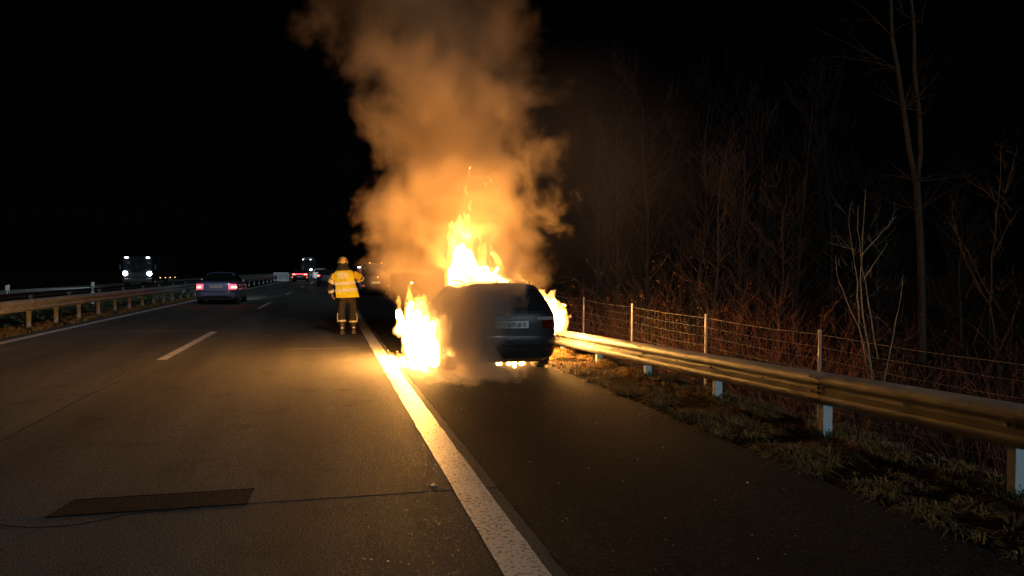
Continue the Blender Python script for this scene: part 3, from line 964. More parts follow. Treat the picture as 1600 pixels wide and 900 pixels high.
# roundel
b = MB(); b.lathe([(.0, 0), (.041, 0), (.041, -.008), (.036, -.011), (0, -.011)][::-1], (0, .072, .935 + Z), 'y', 24); em = b.build('emblem', M['chrome'], burn, 40)
M['roundel_blue'] = mat('roundel_blue', (.05, .2, .55), .3); M['roundel_white'] = mat('roundel_white', (.7, .7, .7), .3)
for k in range(4):
    q = MB(); i0 = len(q.v); q.v.append((0, .0595, .935 + Z))
    for j in range(7):
        a = pi / 2 * k + pi / 2 * j / 6
        q.v.append((cos(a) * .027, .0595, .935 + Z + sin(a) * .027))
    for j in range(6): q.face((0, j + 1, j + 2))
    q.build('quadrant', M['roundel_blue'] if k % 2 else M['roundel_white'], em)
for x in (-.56, -.47):
    b = MB(); b.lathe([(.036, 0), (.042, .004), (.042, .10), (.036, .10), (.034, .01)], (x, -.005, .29 + Z), 'y', 18); b.build('exhaust_pipe', M['chrome'], burn, 40)
for sx in (-1, 1):                          # roof rails and mirrors
    b = MB(); b.tube([(sx * .53, .75 , 1.37 + Z), (sx * .55, .9, 1.435 + Z), (sx * .56, 1.6, 1.445 + Z), (sx * .55, 2.1, 1.43 + Z), (sx * .53, 2.25, 1.37 + Z)], .014, 6); b.build('roof_rail', M['plastic'], burn, 60)
    b = MB(); b.box((sx * .98, 3.0, .99 + Z), (.2, .1, .13), bev=.04); b.build('door_mirror', M['car_black'], burn, 60)
    estate.patch((.62 + Z, .80 + Z), (lambda z, sx=sx: (estate.t_front(.93), estate.t_front(.5)) if sx > 0 else (estate.t_front(-.5), estate.t_front(-.93))), .006, 5, 10).build('headlight', M['clear_lens'], burn, 60)
b = MB(); rows = []
b.v += [(0, .78, 1.415 + Z), (.02, .85, 1.415 + Z), (-.02, .85, 1.415 + Z), (0, .80, 1.475 + Z), (.015, .95, 1.415 + Z), (-.015, .95, 1.415 + Z)]
for f in ((0, 1, 3), (1, 4, 3), (4, 5, 3), (5, 2, 3), (2, 0, 3)): b.face(f)
b.build('antenna_fin', M['car_black'], burn)
b = MB(); b.tube([(-.02, .31, 1.0 + Z), (.18, .295, 1.015 + Z), (.38, .30, 1.02 + Z)], .009, 5); b.build('wiper', M['plastic'], burn)

# ---- traffic
sedan_sh = Shape([(.22, .76, .28, 4.3), (.30, .84, .10, 4.45), (.42, .87, .03, 4.54), (.55, .885, .0, 4.58), (.66, .885, .01, 4.57), (.675, .88, .05, 4.55), (.80, .875, .06, 4.45), (.88, .865, .07, 4.2), (.95, .85, .09, 3.75),
                  (.99, .83, .16, 3.45), (1.005, .80, .62, 3.30), (1.08, .76, .85, 3.12), (1.2, .69, 1.12, 2.85), (1.32, .62, 1.40, 2.56), (1.40, .54, 1.65, 2.3), (1.435, .42, 1.85, 2.1), (1.445, .2, 1.95, 2.0)], 6.5)
sw = [(.75, 1.6, 1.02, 1.3, 1.35, 1.66), (1.72, 2.4, 1.02, 1.32, 1.72, 2.36), (2.48, 3.2, 1.02, 1.32, 2.42, 2.62)]
sed, _ = car('saloon_car', 'silver saloon car with glowing tail lights braking in the left lane', sedan_sh, M['silver_blue_lit'], (.95, 3.7), .32, .75,
    P(-4.75, 34.3, 0), heading(34), (1.03, 1.38, .86, .80), sw, (.70, .90, .60, .35), M['red_lit'], ((0, .052, .80), .52, .115), (1.03, 1.38, .86), M['red_core'])
sedan_sh.patch((.56, .60), lambda z: (sedan_sh.t_rear(-.9), sedan_sh.t_rear(.9)), .012, 2, 16).build('bumper_strip', M['chrome'], sed, 60)
sedan_sh.patch((.30, .40), lambda z: (sedan_sh.t_rear(-.75), sedan_sh.t_rear(.75)), .008, 2, 16).build('bumper_lower', M['plastic'], sed, 60)
for sx in (-1, 1):
    b = MB(); b.box((sx * .55, .07, .36), (.16, .06, .05), bev=.015); b.build('exhaust_trim', M['chrome'], sed)
    b = MB(); b.box((sx * .97, 3.05, 1.05), (.2, .1, .13), bev=.04); mi = b.build('door_mirror', M['silver_blue_lit'], sed, 60)
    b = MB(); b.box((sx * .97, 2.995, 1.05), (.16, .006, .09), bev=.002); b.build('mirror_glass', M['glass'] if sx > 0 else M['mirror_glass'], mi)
def beam(parent, loc, rx, energy, size=40, color=(.75, .95, 1), rz=0):
    l = bpy.data.lights.new('headlight_beam', 'SPOT'); l.energy = energy; l.spot_size = radians(size); l.spot_blend = .8; l.shadow_soft_size = .06; l.color = color
    o = bpy.data.objects.new('headlight_beam', l); C.objects.link(o); o.parent = parent; o.location = loc; o.rotation_euler = (radians(90 + rx), 0, rz)
    return o
for sx in (-.62, .62):
    beam(sed, (sx, 4.66, .68), -4.5, 500)
    sedan_sh.patch((.62, .78), (lambda z, sx=sx: (sedan_sh.t_front(.93), sedan_sh.t_front(.55)) if sx > 0 else (sedan_sh.t_front(-.55), sedan_sh.t_front(-.93))), .006, 4, 8).build('headlight', M['white_small'], sed, 60)

suv_sh = Shape([(.25, .78, .25, 4.2), (.35, .86, .06, 4.4), (.55, .93, .0, 4.5), (.75, .93, .02, 4.5), (.95, .92, .06, 4.3), (1.02, .91, .08, 3.6), (1.08, .89, .1, 3.3), (1.3, .80, .25, 2.9), (1.5, .70, .40, 2.55), (1.58, .55, .55, 2.2), (1.6, .3, .8, 1.9)], 6)
sw2 = [(.6, 1.5, 1.1, 1.45, .8, 1.55), (1.6, 2.9, 1.1, 1.45, 1.62, 2.4)]
red, _ = car('car', 'dark car with a full-width red light bar across its tail, far ahead', suv_sh, M['grey_paint'], (.85, 3.65), .35, .78,
    P(-4.35, 92, 0), heading(92), (1.12, 1.5, .8, .75), sw2, (.86, 1.02, .45, .3), M['red_lit'], ((0, .0, .66), .52, .11), (1.12, 1.5, .85), M['red_core'])
suv_sh.patch((.92, .99), lambda z: (suv_sh.t_rear(-.5), suv_sh.t_rear(.5)), .012, 2, 16).build('light_bar', M['red_lit'], red, 60)
for sx in (-1, 1):
    b = MB(); b.box((sx * .84, -.01, .6), (.12, .05, .22), bev=.02); b.build('corner_reflector', M['red_dim'], red)  # no lamp: thrown-back light painted as emission
    beam(red, (sx * .6, 4.6, .7), -3, 500)
wh, _ = car('car', 'pale car with two small tail lights beyond the car with the red light bar', suv_sh, M['white_paint'], (.85, 3.65), .35, .78,
    P(-3.4, 128, 0), heading(128), (1.12, 1.5, .8, .75), sw2, (.86, 1.05, .62, .3), M['red_lit'], None, (1.12, 1.5, .85), M['red_core'])
beam(wh, (0, 4.7, .7), -3, 900)
c3, _ = car('car', 'dark car far ahead behind the firefighter, tail lights either side of the hood', suv_sh, M['grey_paint'], (.85, 3.65), .35, .78,
    P(-.6, 70, 0), heading(70), (1.12, 1.5, .8, .75), sw2, (.92, 1.08, .70, .3), M['red_lit'], None, (1.12, 1.5, .85), M['red_core'])
c4, _ = car('car', 'pale car far ahead left of the firefighter, showing only its lit roof and window', suv_sh, M['white_panel'], (.85, 3.65), .35, .78,
    P(-2.6, 104, 0), heading(104), (1.12, 1.5, .8, .75), sw2, (.86, 1.05, .7, .3), M['red_dim'], None, (1.12, 1.5, .85))
beam(c4, (0, 4.7, .7), -3, 700)

# dark emergency van standing on the shoulder beyond the smoke
van_sh = Shape([(.28, .82, .2, 4.6), (.38, .92, .04, 4.75), (.6, .95, .0, 4.85), (.8, .955, .0, 4.85), (1.05, .955, .02, 4.6), (1.15, .95, .03, 4.2), (1.3, .93, .05, 4.0), (1.6, .88, .09, 3.6), (1.85, .83, .13, 3.25), (1.94, .78, .18, 3.0), (1.985, .62, .3, 2.7), (2.0, .35, .6, 2.3)], 8)
van, _ = car('emergency_van', 'dark van parked on the shoulder beyond the smoke, pinkish plate and small red reflectors', van_sh, M['grey_paint'], (.95, 3.9), .34, .8,
    P(2.75, 46.5, 0), heading(46), (1.2, 1.75, .84, .80), [(.4, 1.8, 1.2, 1.7, .5, 1.8), (1.95, 3.6, 1.2, 1.7, 1.95, 3.1)], (1.0, 1.35, .88, .25), M['red_lens'], ((0, -.01, .80), .52, .115), (1.2, 1.75, .86), None)
for sx in (-1, 1):
    b = MB(); b.box((sx * .76, -.012, .6), (.17, .03, .045), bev=.008); b.build('reflector', M['red_dim'], van)  # reflectors glow by themselves to imitate light they return
    b = MB(); b.box((sx * .36, .32, 2.02), (.1, .1, .06), bev=.01); b.build('roof_marker', M['amber_dim'] if 'amber_dim' in M else M['amber_lit'], van)
b = MB(); b.lathe([(.05, 0), (.05, -.015), (.03, -.02)][::-1], (.12, .0, 1.14), 'y', 14); b.build('rear_lamp', M['amber_lit'], van)
b = MB(); b.tube([(-.5, .0, .98), (.5, .0, .98)], .012, 6); b.build('grab_rail', M['chrome'], van)
b = MB(); b.box((.1, .08, 1.03), (.3, .05, .03), bev=.008); b.build('handle', M['chrome'], van)
b = MB(); b.tube([(-.8, .06, .42), (.8, .06, .42)], .02, 6); b.build('tow_step', M['chrome'], van)
c5, _ = car('car', 'vehicle with pinkish white lights beyond the parked van, seen through thin smoke', suv_sh, M['grey_paint'], (.85, 3.65), .35, .78,
    P(3.0, 72, .15), heading(72), (1.12, 1.5, .8, .75), sw2, (1.0, 1.1, .5, .3), M['red_dim'], None, (1.12, 1.5, .85))
for x in (-.55, .45):
    b = MB(); b.box((x, .2, 1.66), (.5, .1, .09), bev=.02); b.build('roof_lamp', M['white_small'], c5)

# ---- lorries in the opposite carriageway (local: front towards -Y)
def lorry(name, label, loc, rz, w, h_cab, l_box, h_box, head_z, top_z, box_mat, beams, markers, group=None):
    root = thing(name, label, 'lorry', loc, rz, group)
    b = MB(); b.box((0, .95, .35 + (h_cab - .35) / 2 + .1), (w, 1.9, h_cab - .35), bev=.12); b.build('cab', M['cargo_dark'], root, 40)
    b = MB(); b.box((0, -.012, h_cab * .66), (w * .86, .03, h_cab * .27), bev=.012); b.build('windscreen', M['glass'], root)
    b = MB(); b.box((0, -.02, .5), (w * .96, .12, .35), bev=.04); b.build('bumper', M['plastic'], root)
    b = MB(); b.box((0, -.015, h_cab * .38), (w * .6, .03, h_cab * .16), bev=.01); b.build('grille', M['plastic'], root)
    b = MB(); b.box((0, 2.1 + l_box / 2, .95 + (h_box - .95) / 2), (w * 1.02, l_box, h_box - .95), bev=.03); b.build('cargo_box', box_mat, root)
    b = MB(); b.box((0, 1.9 + l_box / 2, .78), (w * .7, l_box + .6, .2), bev=.02); b.build('chassis', M['plastic'], root)
    for sx in (-1, 1):
        for y in (.9, 2.2 + l_box * .62, 2.2 + l_box * .8):
            wheel(root, sx * (w / 2 - .2), y, .46, .3, sx)
        b = MB(); b.lathe([(.0, -.03), (.12, -.028), (.17, -.012), (.18, 0), (.18, .03)], (sx * w * .385, -.06, head_z), 'y', 16); b.build('headlight', M['white_lit'], root, 40)
        b = MB(); b.box((sx * w * .34, -.06, top_z), (.26, .14, .11), bev=.02); b.build('roof_lamp', M['white_small'], root)
        b = MB(); b.box((sx * (w / 2 + .16), .15, h_cab * .66), (.16, .1, .5), bev=.03); b.build('wing_mirror', M['plastic'], root)
        for k in range(markers):
            q = MB(); q.box((sx * (w * .51 + .012), 2.4 + k * (l_box - .6) / max(1, markers - 1), .72), (.04, .16, .07), bev=.01); q.build('side_marker', M['amber_lit'], root)
        if beams: beam(root, (sx * w * .385, -.16, head_z), -4, beams, 90, (.75, .93, 1), pi)
    return root
lorry('box_lorry', 'oncoming lorry with dazzling headlights and two roof lights beyond the median barrier', P(-16.5, 70, 0), heading(70), 2.5, 2.55, 6.5, 2.6, 1.1, 2.48, M['cargo_dark'], 2200, 4)
lorry('box_lorry', 'distant oncoming lorry with tall pale box and high front lights, beyond the red-lit car', P(-9.5, 175, 0), heading(175), 2.4, 3.3, 8.0, 4.0, 1.15, 3.45, M['cargo_grey'], 1500, 2)

# ------------------------------------------------------------------ firefighter
def skin_mesh(verts, edges, radii, root_i, sub=2):
    me = bpy.data.meshes.new('skin'); me.from_pydata(verts, edges, [])
    o = bpy.data.objects.new('skin', me); C.objects.link(o)
    o.modifiers.new('s', 'SKIN')
    sv = me.skin_vertices[0].data
    for i, r in enumerate(radii):
        sv[i].radius = r if isinstance(r, tuple) else (r, r)
        sv[i].use_root = (i == root_i)
    md = o.modifiers.new('ss', 'SUBSURF'); md.levels = sub; md.render_levels = sub
    return evaluated(o)
M['turnout'] = mat('turnout_cloth', (.04, .032, .027), .85, 0, .3, 18, .35, 60)
M['vest'] = mat('hi_vis_yellow', (.94, .88, .04), .7, 0, .12, 9, .25, 25)
M['vest_orange'] = mat('hi_vis_orange', (.88, .62, .04), .7, 0, .12, 9)
M['reflex'] = mat('reflective_tape', (.9, .93, 1.0), .35, 0, .08, 30)
M['reflex_yellow'] = mat('reflective_yellow_tape', (.85, .78, .42), .4, 0, .1, 30)
M['helmet'] = mat('helmet_yellow', (.9, .8, .2), .3, 0, .06, 6, coat=.5)
M['helmet_red'] = mat('helmet_red', (.7, .13, .05), .4)
M['skin'] = mat('skin', (.5, .3, .2), .6)
M['boot'] = mat('boot_leather', (.05, .038, .03), .45, 0, .3, 20)
ff = thing('person', 'firefighter seen from behind in yellow reflective vest and helmet, walking by the edge line', 'person', P(.46, 18.2, 0), heading(18) - .02)
V = []; E = []; RAD = []
def node(p, r, frm=None):
    V.append(p); RAD.append(r)
    if frm is not None: E.append((frm, len(V) - 1))
    return len(V) - 1
pel = node((.04, 0, .96), (.165, .125))
sp1 = node((.02, 0, 1.12), (.165, .125), pel)
sp2 = node((-.015, 0, 1.30), (.175, .13), sp1)
sp3 = node((-.045, .0, 1.45), (.165, .115), sp2)
nk = node((-.055, .01, 1.56), (.075, .075), sp3)
h1 = node((-.06, .03, 1.64), (.09, .10), nk)
h2 = node((-.065, .035, 1.73), (.092, .11), h1)
h3 = node((-.065, .03, 1.80), (.06, .07), h2)
shl = node((-.235, 0, 1.45), .078, sp3); el = node((-.375, -.02, 1.20), .062, shl); wl = node((-.325, .07, .985), .048, el)
shr = node((.155, .0, 1.47), .078, sp3); er = node((.375, -.01, 1.375), .066, shr); wr_ = node((.27, .19, 1.28), .05, er)
hl = node((-.075, 0, .86), .115, pel); kl = node((-.105, .03, .50), .086, hl); al = node((-.075, -.02, .12), .056, kl); tl = node((-.085, .14, .045), (.05, .042), al)
hr = node((.155, 0, .86), .115, pel); kr = node((.175, .06, .50), .086, hr); ar = node((.195, .09, .12), .056, kr); tr_ = node((.215, .25, .045), (.05, .042), ar)
# heels
node((-.075, -.075, .045), (.045, .04), al); node((.19, .035, .045), (.045, .04), ar)
me = skin_mesh(V, E, RAD, pel)
body = link('body', me, M['turnout'], ff, 180)

def ring_loft(rows, n=40, fold=0.0, open_=True, phase=0.0):
    """rows: (cx, cy, z, rx, ry, tilt)"""
    mb = MB(); i0 = 0
    for k, (cx, cy, z, rx, ry, tilt) in enumerate(rows):
        for j in range(n):
            t = 2 * pi * j / n
            e = 2 / 2.6
            x = math.copysign(abs(cos(t)) ** e, cos(t)) * rx; y = math.copysign(abs(sin(t)) ** e, sin(t)) * ry
            f = 1 + fold * (k / len(rows)) * (noise.noise((cos(t) * 3 + phase, sin(t) * 3, z * 1.2))) 
            mb.v.append((cx + x * f, cy + y * f, z + x * tilt))
    for k in range(len(rows) - 1):
        for j in range(n):
            a = k * n + j; b = k * n + (j + 1) % n
            mb.face((a, a + n, b + n, b))
    return mb
TORSO = [(-.05, .0, 1.585, .10, .08, .06), (-.05, .0, 1.555, .17, .115, .06), (-.047, 0, 1.515, .225, .14, .06), (-.045, 0, 1.45, .245, .155, .07), (-.035, 0, 1.36, .238, .165, .08),
         (-.02, 0, 1.26, .235, .17, .09), (0, 0, 1.16, .24, .172, .09), (.015, 0, 1.06, .25, .178, .07), (.035, 0, .97, .262, .185, .05), (.05, 0, .90, .272, .19, .04)]
def torso_at(z):
    for a, b in zip(TORSO, TORSO[1:]):
        if z >= b[2]:
            t = (a[2] - z) / (a[2] - b[2]); return [p + (q - p) * t for p, q in zip(a, b)]
    return list(TORSO[-1])
zs = [1.585 - (1.585 - .90) * i / 26 for i in range(27)]
vb = ring_loft([torso_at(z) for z in zs], 56, .22)
vo = vb.build('vest', M['vest'], ff, 180)
md = vo.modifiers.new('t', 'SOLIDIFY'); md.thickness = .006
def band(z0, z1, o, m, nm='reflective_stripe'):
    rows_ = []
    for i in range(4):
        z = z1 + (z0 - z1) * i / 3; r = torso_at(z); r[3] += o; r[4] += o; rows_.append(r)
    # same folds as the vest at that height
    mb = MB(); n = 56
    for r in rows_:
        k = (1.585 - r[2]) / (1.585 - .90) * 26 / 27
        for j in range(n):
            t = 2 * pi * j / n; e = 2 / 2.6
            x = math.copysign(abs(cos(t)) ** e, cos(t)) * r[3]; y = math.copysign(abs(sin(t)) ** e, sin(t)) * r[4]
            f = 1 + .22 * k * noise.noise((cos(t) * 3, sin(t) * 3, r[2] * 1.2))
            mb.v.append((r[0] + x * f, r[1] + y * f, r[2] + x * r[5]))
    for k in range(3):
        for j in range(n):
            a = k * n + j; b = k * n + (j + 1) % n
            mb.face((a, a + n, b + n, b))
    return mb.build(nm, m, vo, 180)
band(1.205, 1.272, .007, M['reflex']); band(1.045, 1.112, .007, M['reflex'])
# three rows of unreadable white lettering on the back
random.seed(3)
for row, (z, x0, x1) in enumerate(((1.475, -.20, .05), (1.430, -.17, .03), (1.385, -.19, .06))):
    x = x0
    while x < x1:
        w = U(.016, .026)
        q = MB(); r = torso_at(z)
        yb = r[1] - r[4] * 1.0
        fx = (x + w / 2 - r[0]) / r[3]
        yb = r[1] - r[4] * (1 - min(.98, abs(fx)) ** 2.6) ** (1 / 2.6) - .012
        q.box((x + w / 2, yb, z + (x - r[0]) * r[5]), (w, .004, .036)); q.build('letter_mark', M['reflex'], vo)
        x += w + .006
# helmet with neck curtain
hb = MB()
prof = [(.135, 0), (.138, .012), (.128, .03), (.122, .06), (.108, .10), (.078, .137), (.035, .157), (.0, .16)]
hb.lathe(prof, (-.066, .02, 1.715), 'z', 28, sx=.95, sy=1.12)
he = hb.build('helmet', M['helmet'], ff, 50); he.rotation_euler = (0, 0, 0)
b = MB(); b.tube([(-.066, -.115, 1.74), (-.066, -.10, 1.80), (-.066, -.04, 1.868), (-.066, .06, 1.875), (-.066, .13, 1.82)], .014, 6); b.build('comb', M['helmet'], he, 60)
for sx in (-1, 1):
    b = MB(); rows_ = []
    for i in range(5):
        z = 1.755 + .075 * i / 4; rr = .127 - .03 * (i / 4) ** 2
        rows_.append([(-.066 + sx * rr * .95 * cos(a), .02 - rr * 1.12 * sin(a), z) for a in [.35 + .75 * j / 6 for j in range(7)]])
    b.grid(rows_, flip=sx > 0); b.build('side_panel', M['helmet_red'], he, 60)
nb = ring_loft([(-.064, .0, 1.735, .115, .125, 0), (-.063, -.01, 1.69, .118, .125, 0), (-.06, -.015, 1.63, .13, .125, 0), (-.055, -.012, 1.58, .165, .125, .03), (-.05, -.005, 1.545, .20, .125, .05)], 36, .15)
nb.build('neck_curtain', M['turnout'], he, 180)
# sleeves with bands
def sleeve(a, b, r0, r1, nm, m, f0, f1, o=.006):
    a, b = Vector(a), Vector(b); n = 5
    q = MB(); q.tube([a.lerp(b, f0 + (f1 - f0) * i / n) for i in range(n + 1)], [r0 + (r1 - r0) * (f0 + (f1 - f0) * i / n) + o for i in range(n + 1)], 18)
    return q.build(nm, m, ff, 60)
SL, EL, WL = V[shl], V[el], V[wl]; SR, ER, WR = V[shr], V[er], V[wr_]
sleeve(SL, EL, .084, .07, 'shoulder_panel', M['vest_orange'], .05, .5, .006); sleeve(SL, EL, .084, .07, 'sleeve_stripe', M['reflex_yellow'], .56, .86, .010)
sleeve(EL, WL, .07, .06, 'sleeve_stripe', M['reflex_yellow'], .55, .82, .010)
sleeve(SR, ER, .084, .072, 'shoulder_panel', M['vest_orange'], .12, .95, .006); sleeve(ER, WR, .072, .06, 'sleeve_stripe', M['reflex_yellow'], .12, .62, .010)
# trouser hems and knee stripes, boots
for (k_, a_, sx) in ((kl, al, -1), (kr, ar, 1)):
    K, A = Vector(V[k_]), Vector(V[a_])
    q = MB(); q.tube([K.lerp(A, -.15), K.lerp(A, .1), K.lerp(A, .3), K.lerp(A, .52)], [.088, .096, .100, .106], 20); q.build('trouser_leg', M['turnout'], ff, 60)
    q = MB(); q.tube([K.lerp(A, .40), K.lerp(A, .505)], [.109, .112], 20); q.build('hem_stripe', M['reflex_yellow'], ff, 60)
    q = MB(); q.tube([K.lerp(A, -.05) + Vector((sx * .075, -.062, 0)), K.lerp(A, .15) + Vector((sx * .09, -.062, 0)), K.lerp(A, .40) + Vector((sx * .09, -.065, 0))], [.013, .014, .014], 6); q.build('leg_stripe', M['reflex_yellow'], ff, 60)
    q = MB(); q.tube([K.lerp(A, .50), K.lerp(A, .75), K.lerp(A, .98)], [.078, .07, .066], 16); bo = q.build('boot_shaft', M['boot'], ff, 60)
    q = MB(); q.tube([A + Vector((0, -.085, -.06)), A + Vector((0, 0, -.055)), A + Vector((.008, .1, -.07)), A + Vector((.012, .2, -.082)), A + Vector((.014, .235, -.085))], [.05, .06, .055, .04, .025], 14); q.build('boot_foot', M['boot'], bo, 60)
    q = MB(); q.box(A + Vector((0, -.078, .05)), (.06, .012, .03), bev=.004); q.build('heel_reflector', M['reflex'], bo)
def hand(wrist, fwd, down, side):
    """palm and five separate bent fingers"""
    w = Vector(wrist); f = Vector(fwd).normalized(); dn = Vector(down).normalized(); sd = f.cross(dn).normalized() * side
    v = [tuple(w), tuple(w + f * .05), tuple(w + f * .095)]; e = [(0, 1), (1, 2)]; r = [(.026, .022), (.042, .02), (.04, .016)]
    me = skin_mesh(v, e, r, 0, 2); p = link('hand', me, M['skin'], ff, 180)
    for k, (o, ln) in enumerate(((-.03, .062), (-.01, .074), (.01, .07), (.029, .054))):
        b0 = w + f * .09 + sd * o
        b1 = b0 + (f * .9 + dn * .35) * ln * .45; b2 = b1 + (f * .55 + dn * .8) * ln * .35; b3 = b2 + (f * .15 + dn) * ln * .28
        q = MB(); q.tube([b0, b1, b2, b3], [.0105, .0095, .0088, .0065], 8); q.build('finger', M['skin'], p, 60)
    b0 = w + f * .035 - sd * .034; b1 = b0 - sd * .025 + f * .03; b2 = b1 + f * .03 + dn * .012
    q = MB(); q.tube([b0, b1, b2], [.013, .011, .008], 8); q.build('thumb', M['skin'], p, 60)
hand(WL, (.22, .15, -1), (.9, .3, 0), 1); hand(WR, (-.75, .6, -.1), (0, .2, -1), -1)

# ------------------------------------------------------------------ fire
def fire_mat(name, col, strength):
    m = bpy.data.materials.new(name); m.use_nodes = True; nt = m.node_tree
    nt.nodes.remove(nt.nodes['Principled BSDF'])
    e = nt.nodes.new('ShaderNodeEmission'); e.inputs['Color'].default_value = col + (1,); e.inputs['Strength'].default_value = strength
    nt.links.new(e.outputs[0], nt.nodes['Material Output'].inputs['Volume'])
    return m
M['fire'] = fire_mat('flame', (1, .40, .07), 22)
M['fire_soft'] = fire_mat('flame_soft', (1, .36, .05), 11)

def blob_mesh(blobs, voxel, amp, freq, zs=.5, seed=0):
    """union of balls as one skin, roughened"""
    bm = bmesh.new()
    for (p, r) in blobs:
        bmesh.ops.create_icosphere(bm, subdivisions=2 if r > .3 else 1, radius=r, matrix=Matrix.Translation(p))
    me = bpy.data.meshes.new('blob'); bm.to_mesh(me); bm.free()
    o = bpy.data.objects.new('blob', me); C.objects.link(o)
    md = o.modifiers.new('r', 'REMESH'); md.mode = 'VOXEL'; md.voxel_size = voxel
    me2 = evaluated(o); bpy.data.meshes.remove(me)
    nrm = [v.normal.copy() for v in me2.vertices]
    for v, n in zip(me2.vertices, nrm):
        c = v.co
        q = Vector((c.x * freq, c.y * freq, c.z * freq * zs - seed))
        t = noise.noise(q) + .75 * noise.noise(q * 2.1) + .5 * noise.noise(q * 4.3) + .3 * noise.noise(q * 9)
        d = n * (t * amp)
        d.z += abs(noise.noise(q * 1.3 + Vector((7, 0, 0)))) * amp * 1.2
        v.co = c + d
    me2.update()
    return me2
def tongue(out, base, h, r, lean=(0, 0), curl=.08, n=9, seed=0.0, tip=.026):
    """closely spaced balls that thin out towards a pointed, wandering tip"""
    f = 0.0; ln = max(.05, sqrt(h * h + lean[0] ** 2 + lean[1] ** 2) * 1.15)
    while f <= 1.0:
        rr = r * (1 - f) ** .8 * (1 + .3 * noise.noise((seed, f * 4, 9)))
        if rr < tip: break
        p = Vector(base) + Vector((lean[0] * f + curl * noise.noise((seed, f * 2.5, 0)), lean[1] * f + curl * noise.noise((seed, f * 2.5, 5)), h * f))
        out.append((p, rr)); f += .45 * rr / ln
def fire(label, blobs, voxel=.03, amp=.045, freq=6.0, m='fire', seed=0):
    o = link('flames', blob_mesh(blobs, voxel, amp, freq, .5, seed), M[m], None, 180)
    return tag(o, label, 'flames')
def core(parent, blobs, power, shrink=.5, voxel=.032, rmin=.05, nm='flame_core'):
    """white-hot heart of the flames: the part that throws the light"""
    keep = [(p, r * shrink) for p, r in blobs if r * shrink > rmin]
    me = blob_mesh(keep, voxel, .02, 7, .5, 3)
    area = sum(p.area for p in me.polygons)
    m = bpy.data.materials.new('flame_core'); m.use_nodes = True; nt = m.node_tree
    nt.nodes.remove(nt.nodes['Principled BSDF'])
    e = nt.nodes.new('ShaderNodeEmission'); e.inputs['Color'].default_value = FIRE_COL + (1,); e.inputs['Strength'].default_value = power / (pi * area)
    nt.links.new(e.outputs[0], nt.nodes['Material Output'].inputs['Surface'])
    return link(nm, me, m, parent, 180)
FIRE_COL = (1, .43, .09)
random.seed(44)
bl = []
for i in range(34):                          # left flank: rear wheel, doors, front wing
    s = U(11.35, 13.9); f = (s - 11.35) / 2.55
    X = 1.61 - .11 * f + U(-.12, .08)
    base = P(X, s, U(.05, .5))
    tongue(bl, base, U(.5, 1.0), U(.08, .135), (U(-.12, .05), U(-.1, .1)), .1, 14, i)
for i in range(4): tongue(bl, P(1.5 - .13 * i, 11.45 + .2 * i, .04), .25, .10, (-.15, 0), .05, 4, 50 + i)
tongue(bl, P(1.42, 12.7, .6), .85, .12, (0, 0), .12, 18, 71); tongue(bl, P(1.25, 12.9, .5), .7, .12, (-.02, 0), .12, 16, 72)
f1 = fire('tall white-hot flames along the burning car\'s left flank', bl, .024, .045, 6, 'fire', 1)
core(f1, bl, 1600, .72)
bl = []
for i in range(32):                          # windscreen and roof
    f = R(); x = 2.36 + 1.12 * f
    tongue(bl, P(x - .1, 13.1 + U(-.35, .6), 1.05), max(.62, 2.05 - 1.9 * abs(f - .2)) * U(.65, 1.0), U(.11, .18), (U(-.22, -.08), 0), .16, 14, 90 + i)
tongue(bl, P(2.5, 13.2, 1.25), 1.5, .13, (-.12, 0), .2, 22, 130); tongue(bl, P(2.62, 13.3, 1.25), 1.25, .14, (-.1, 0), .2, 22, 131)
f2 = fire('flames leaping from the burning car\'s windscreen over its roof', bl, .024, .045, 5.5, 'fire', 2)
core(f2, bl, 1900, .58)
bl = []
for i in range(20):                          # right side
    tongue(bl, P(3.70 + U(0, .36), 12.1 + U(0, 1.2), U(.55, .85)), U(.25, .5), U(.13, .2), (U(-.05, .15), 0), .08, 12, 150 + i)
for i in range(7): tongue(bl, P(3.9, 12.3 + .06 * i, .58 + .05 * i), U(.0, .18), .09, (U(.25, .42), 0), .07, 14, 170 + i)
f3 = fire('bright ball of flame bursting from the burning car\'s right side towards the barrier', bl, .022, .045, 7, 'fire', 3)
core(f3, bl, 800, .55)
bl = []
for i in range(9): tongue(bl, P(2.75 + U(0, .5), 11.5 + U(0, .9), .0), U(.08, .18), U(.05, .09), (0, 0), .04, 4, 190 + i)
f4 = fire('low fire burning on the asphalt beneath the burning car', bl, .022, .025, 9, 'fire', 4)
core(f4, bl, 60, .6, .02, .015)
bl = []
for i in range(4): tongue(bl, P(3.48 + U(0, .12), 11.5 + U(0, .3), 0), U(.05, .12), .035, (0, 0), .03, 4, 210 + i)
fire('small flames licking round the foot of the burning car\'s right rear wheel', bl, .02, .02, 10, 'fire', 5)
# torn-off licks of flame above
random.seed(9)
for i, (x, y, h, r) in enumerate(((727, 305, .42, .035), (722, 320, .22, .022), (733, 330, .28, .03), (709, 318, .14, .018), (716, 300, .2, .016), (763, 285, .1, .022), (768, 272, .06, .016), (755, 290, .08, .024), (769, 262, .05, .015), (729, 275, .22, .02))):
    X, s = from_pix(x, y, 12.9)
    bl = []; tongue(bl, P(X, s, (425.5 - y) / 1155 * 12.9 + 1.53), h, r, (U(-.06, .06), 0), .06, 6, 230 + i, .008)
    o = fire('thin torn-off lick of flame floating in the smoke above the roof', bl, .014, .018, 12, 'fire_soft', i)
    o['group'] = 'licks of flame in the smoke'

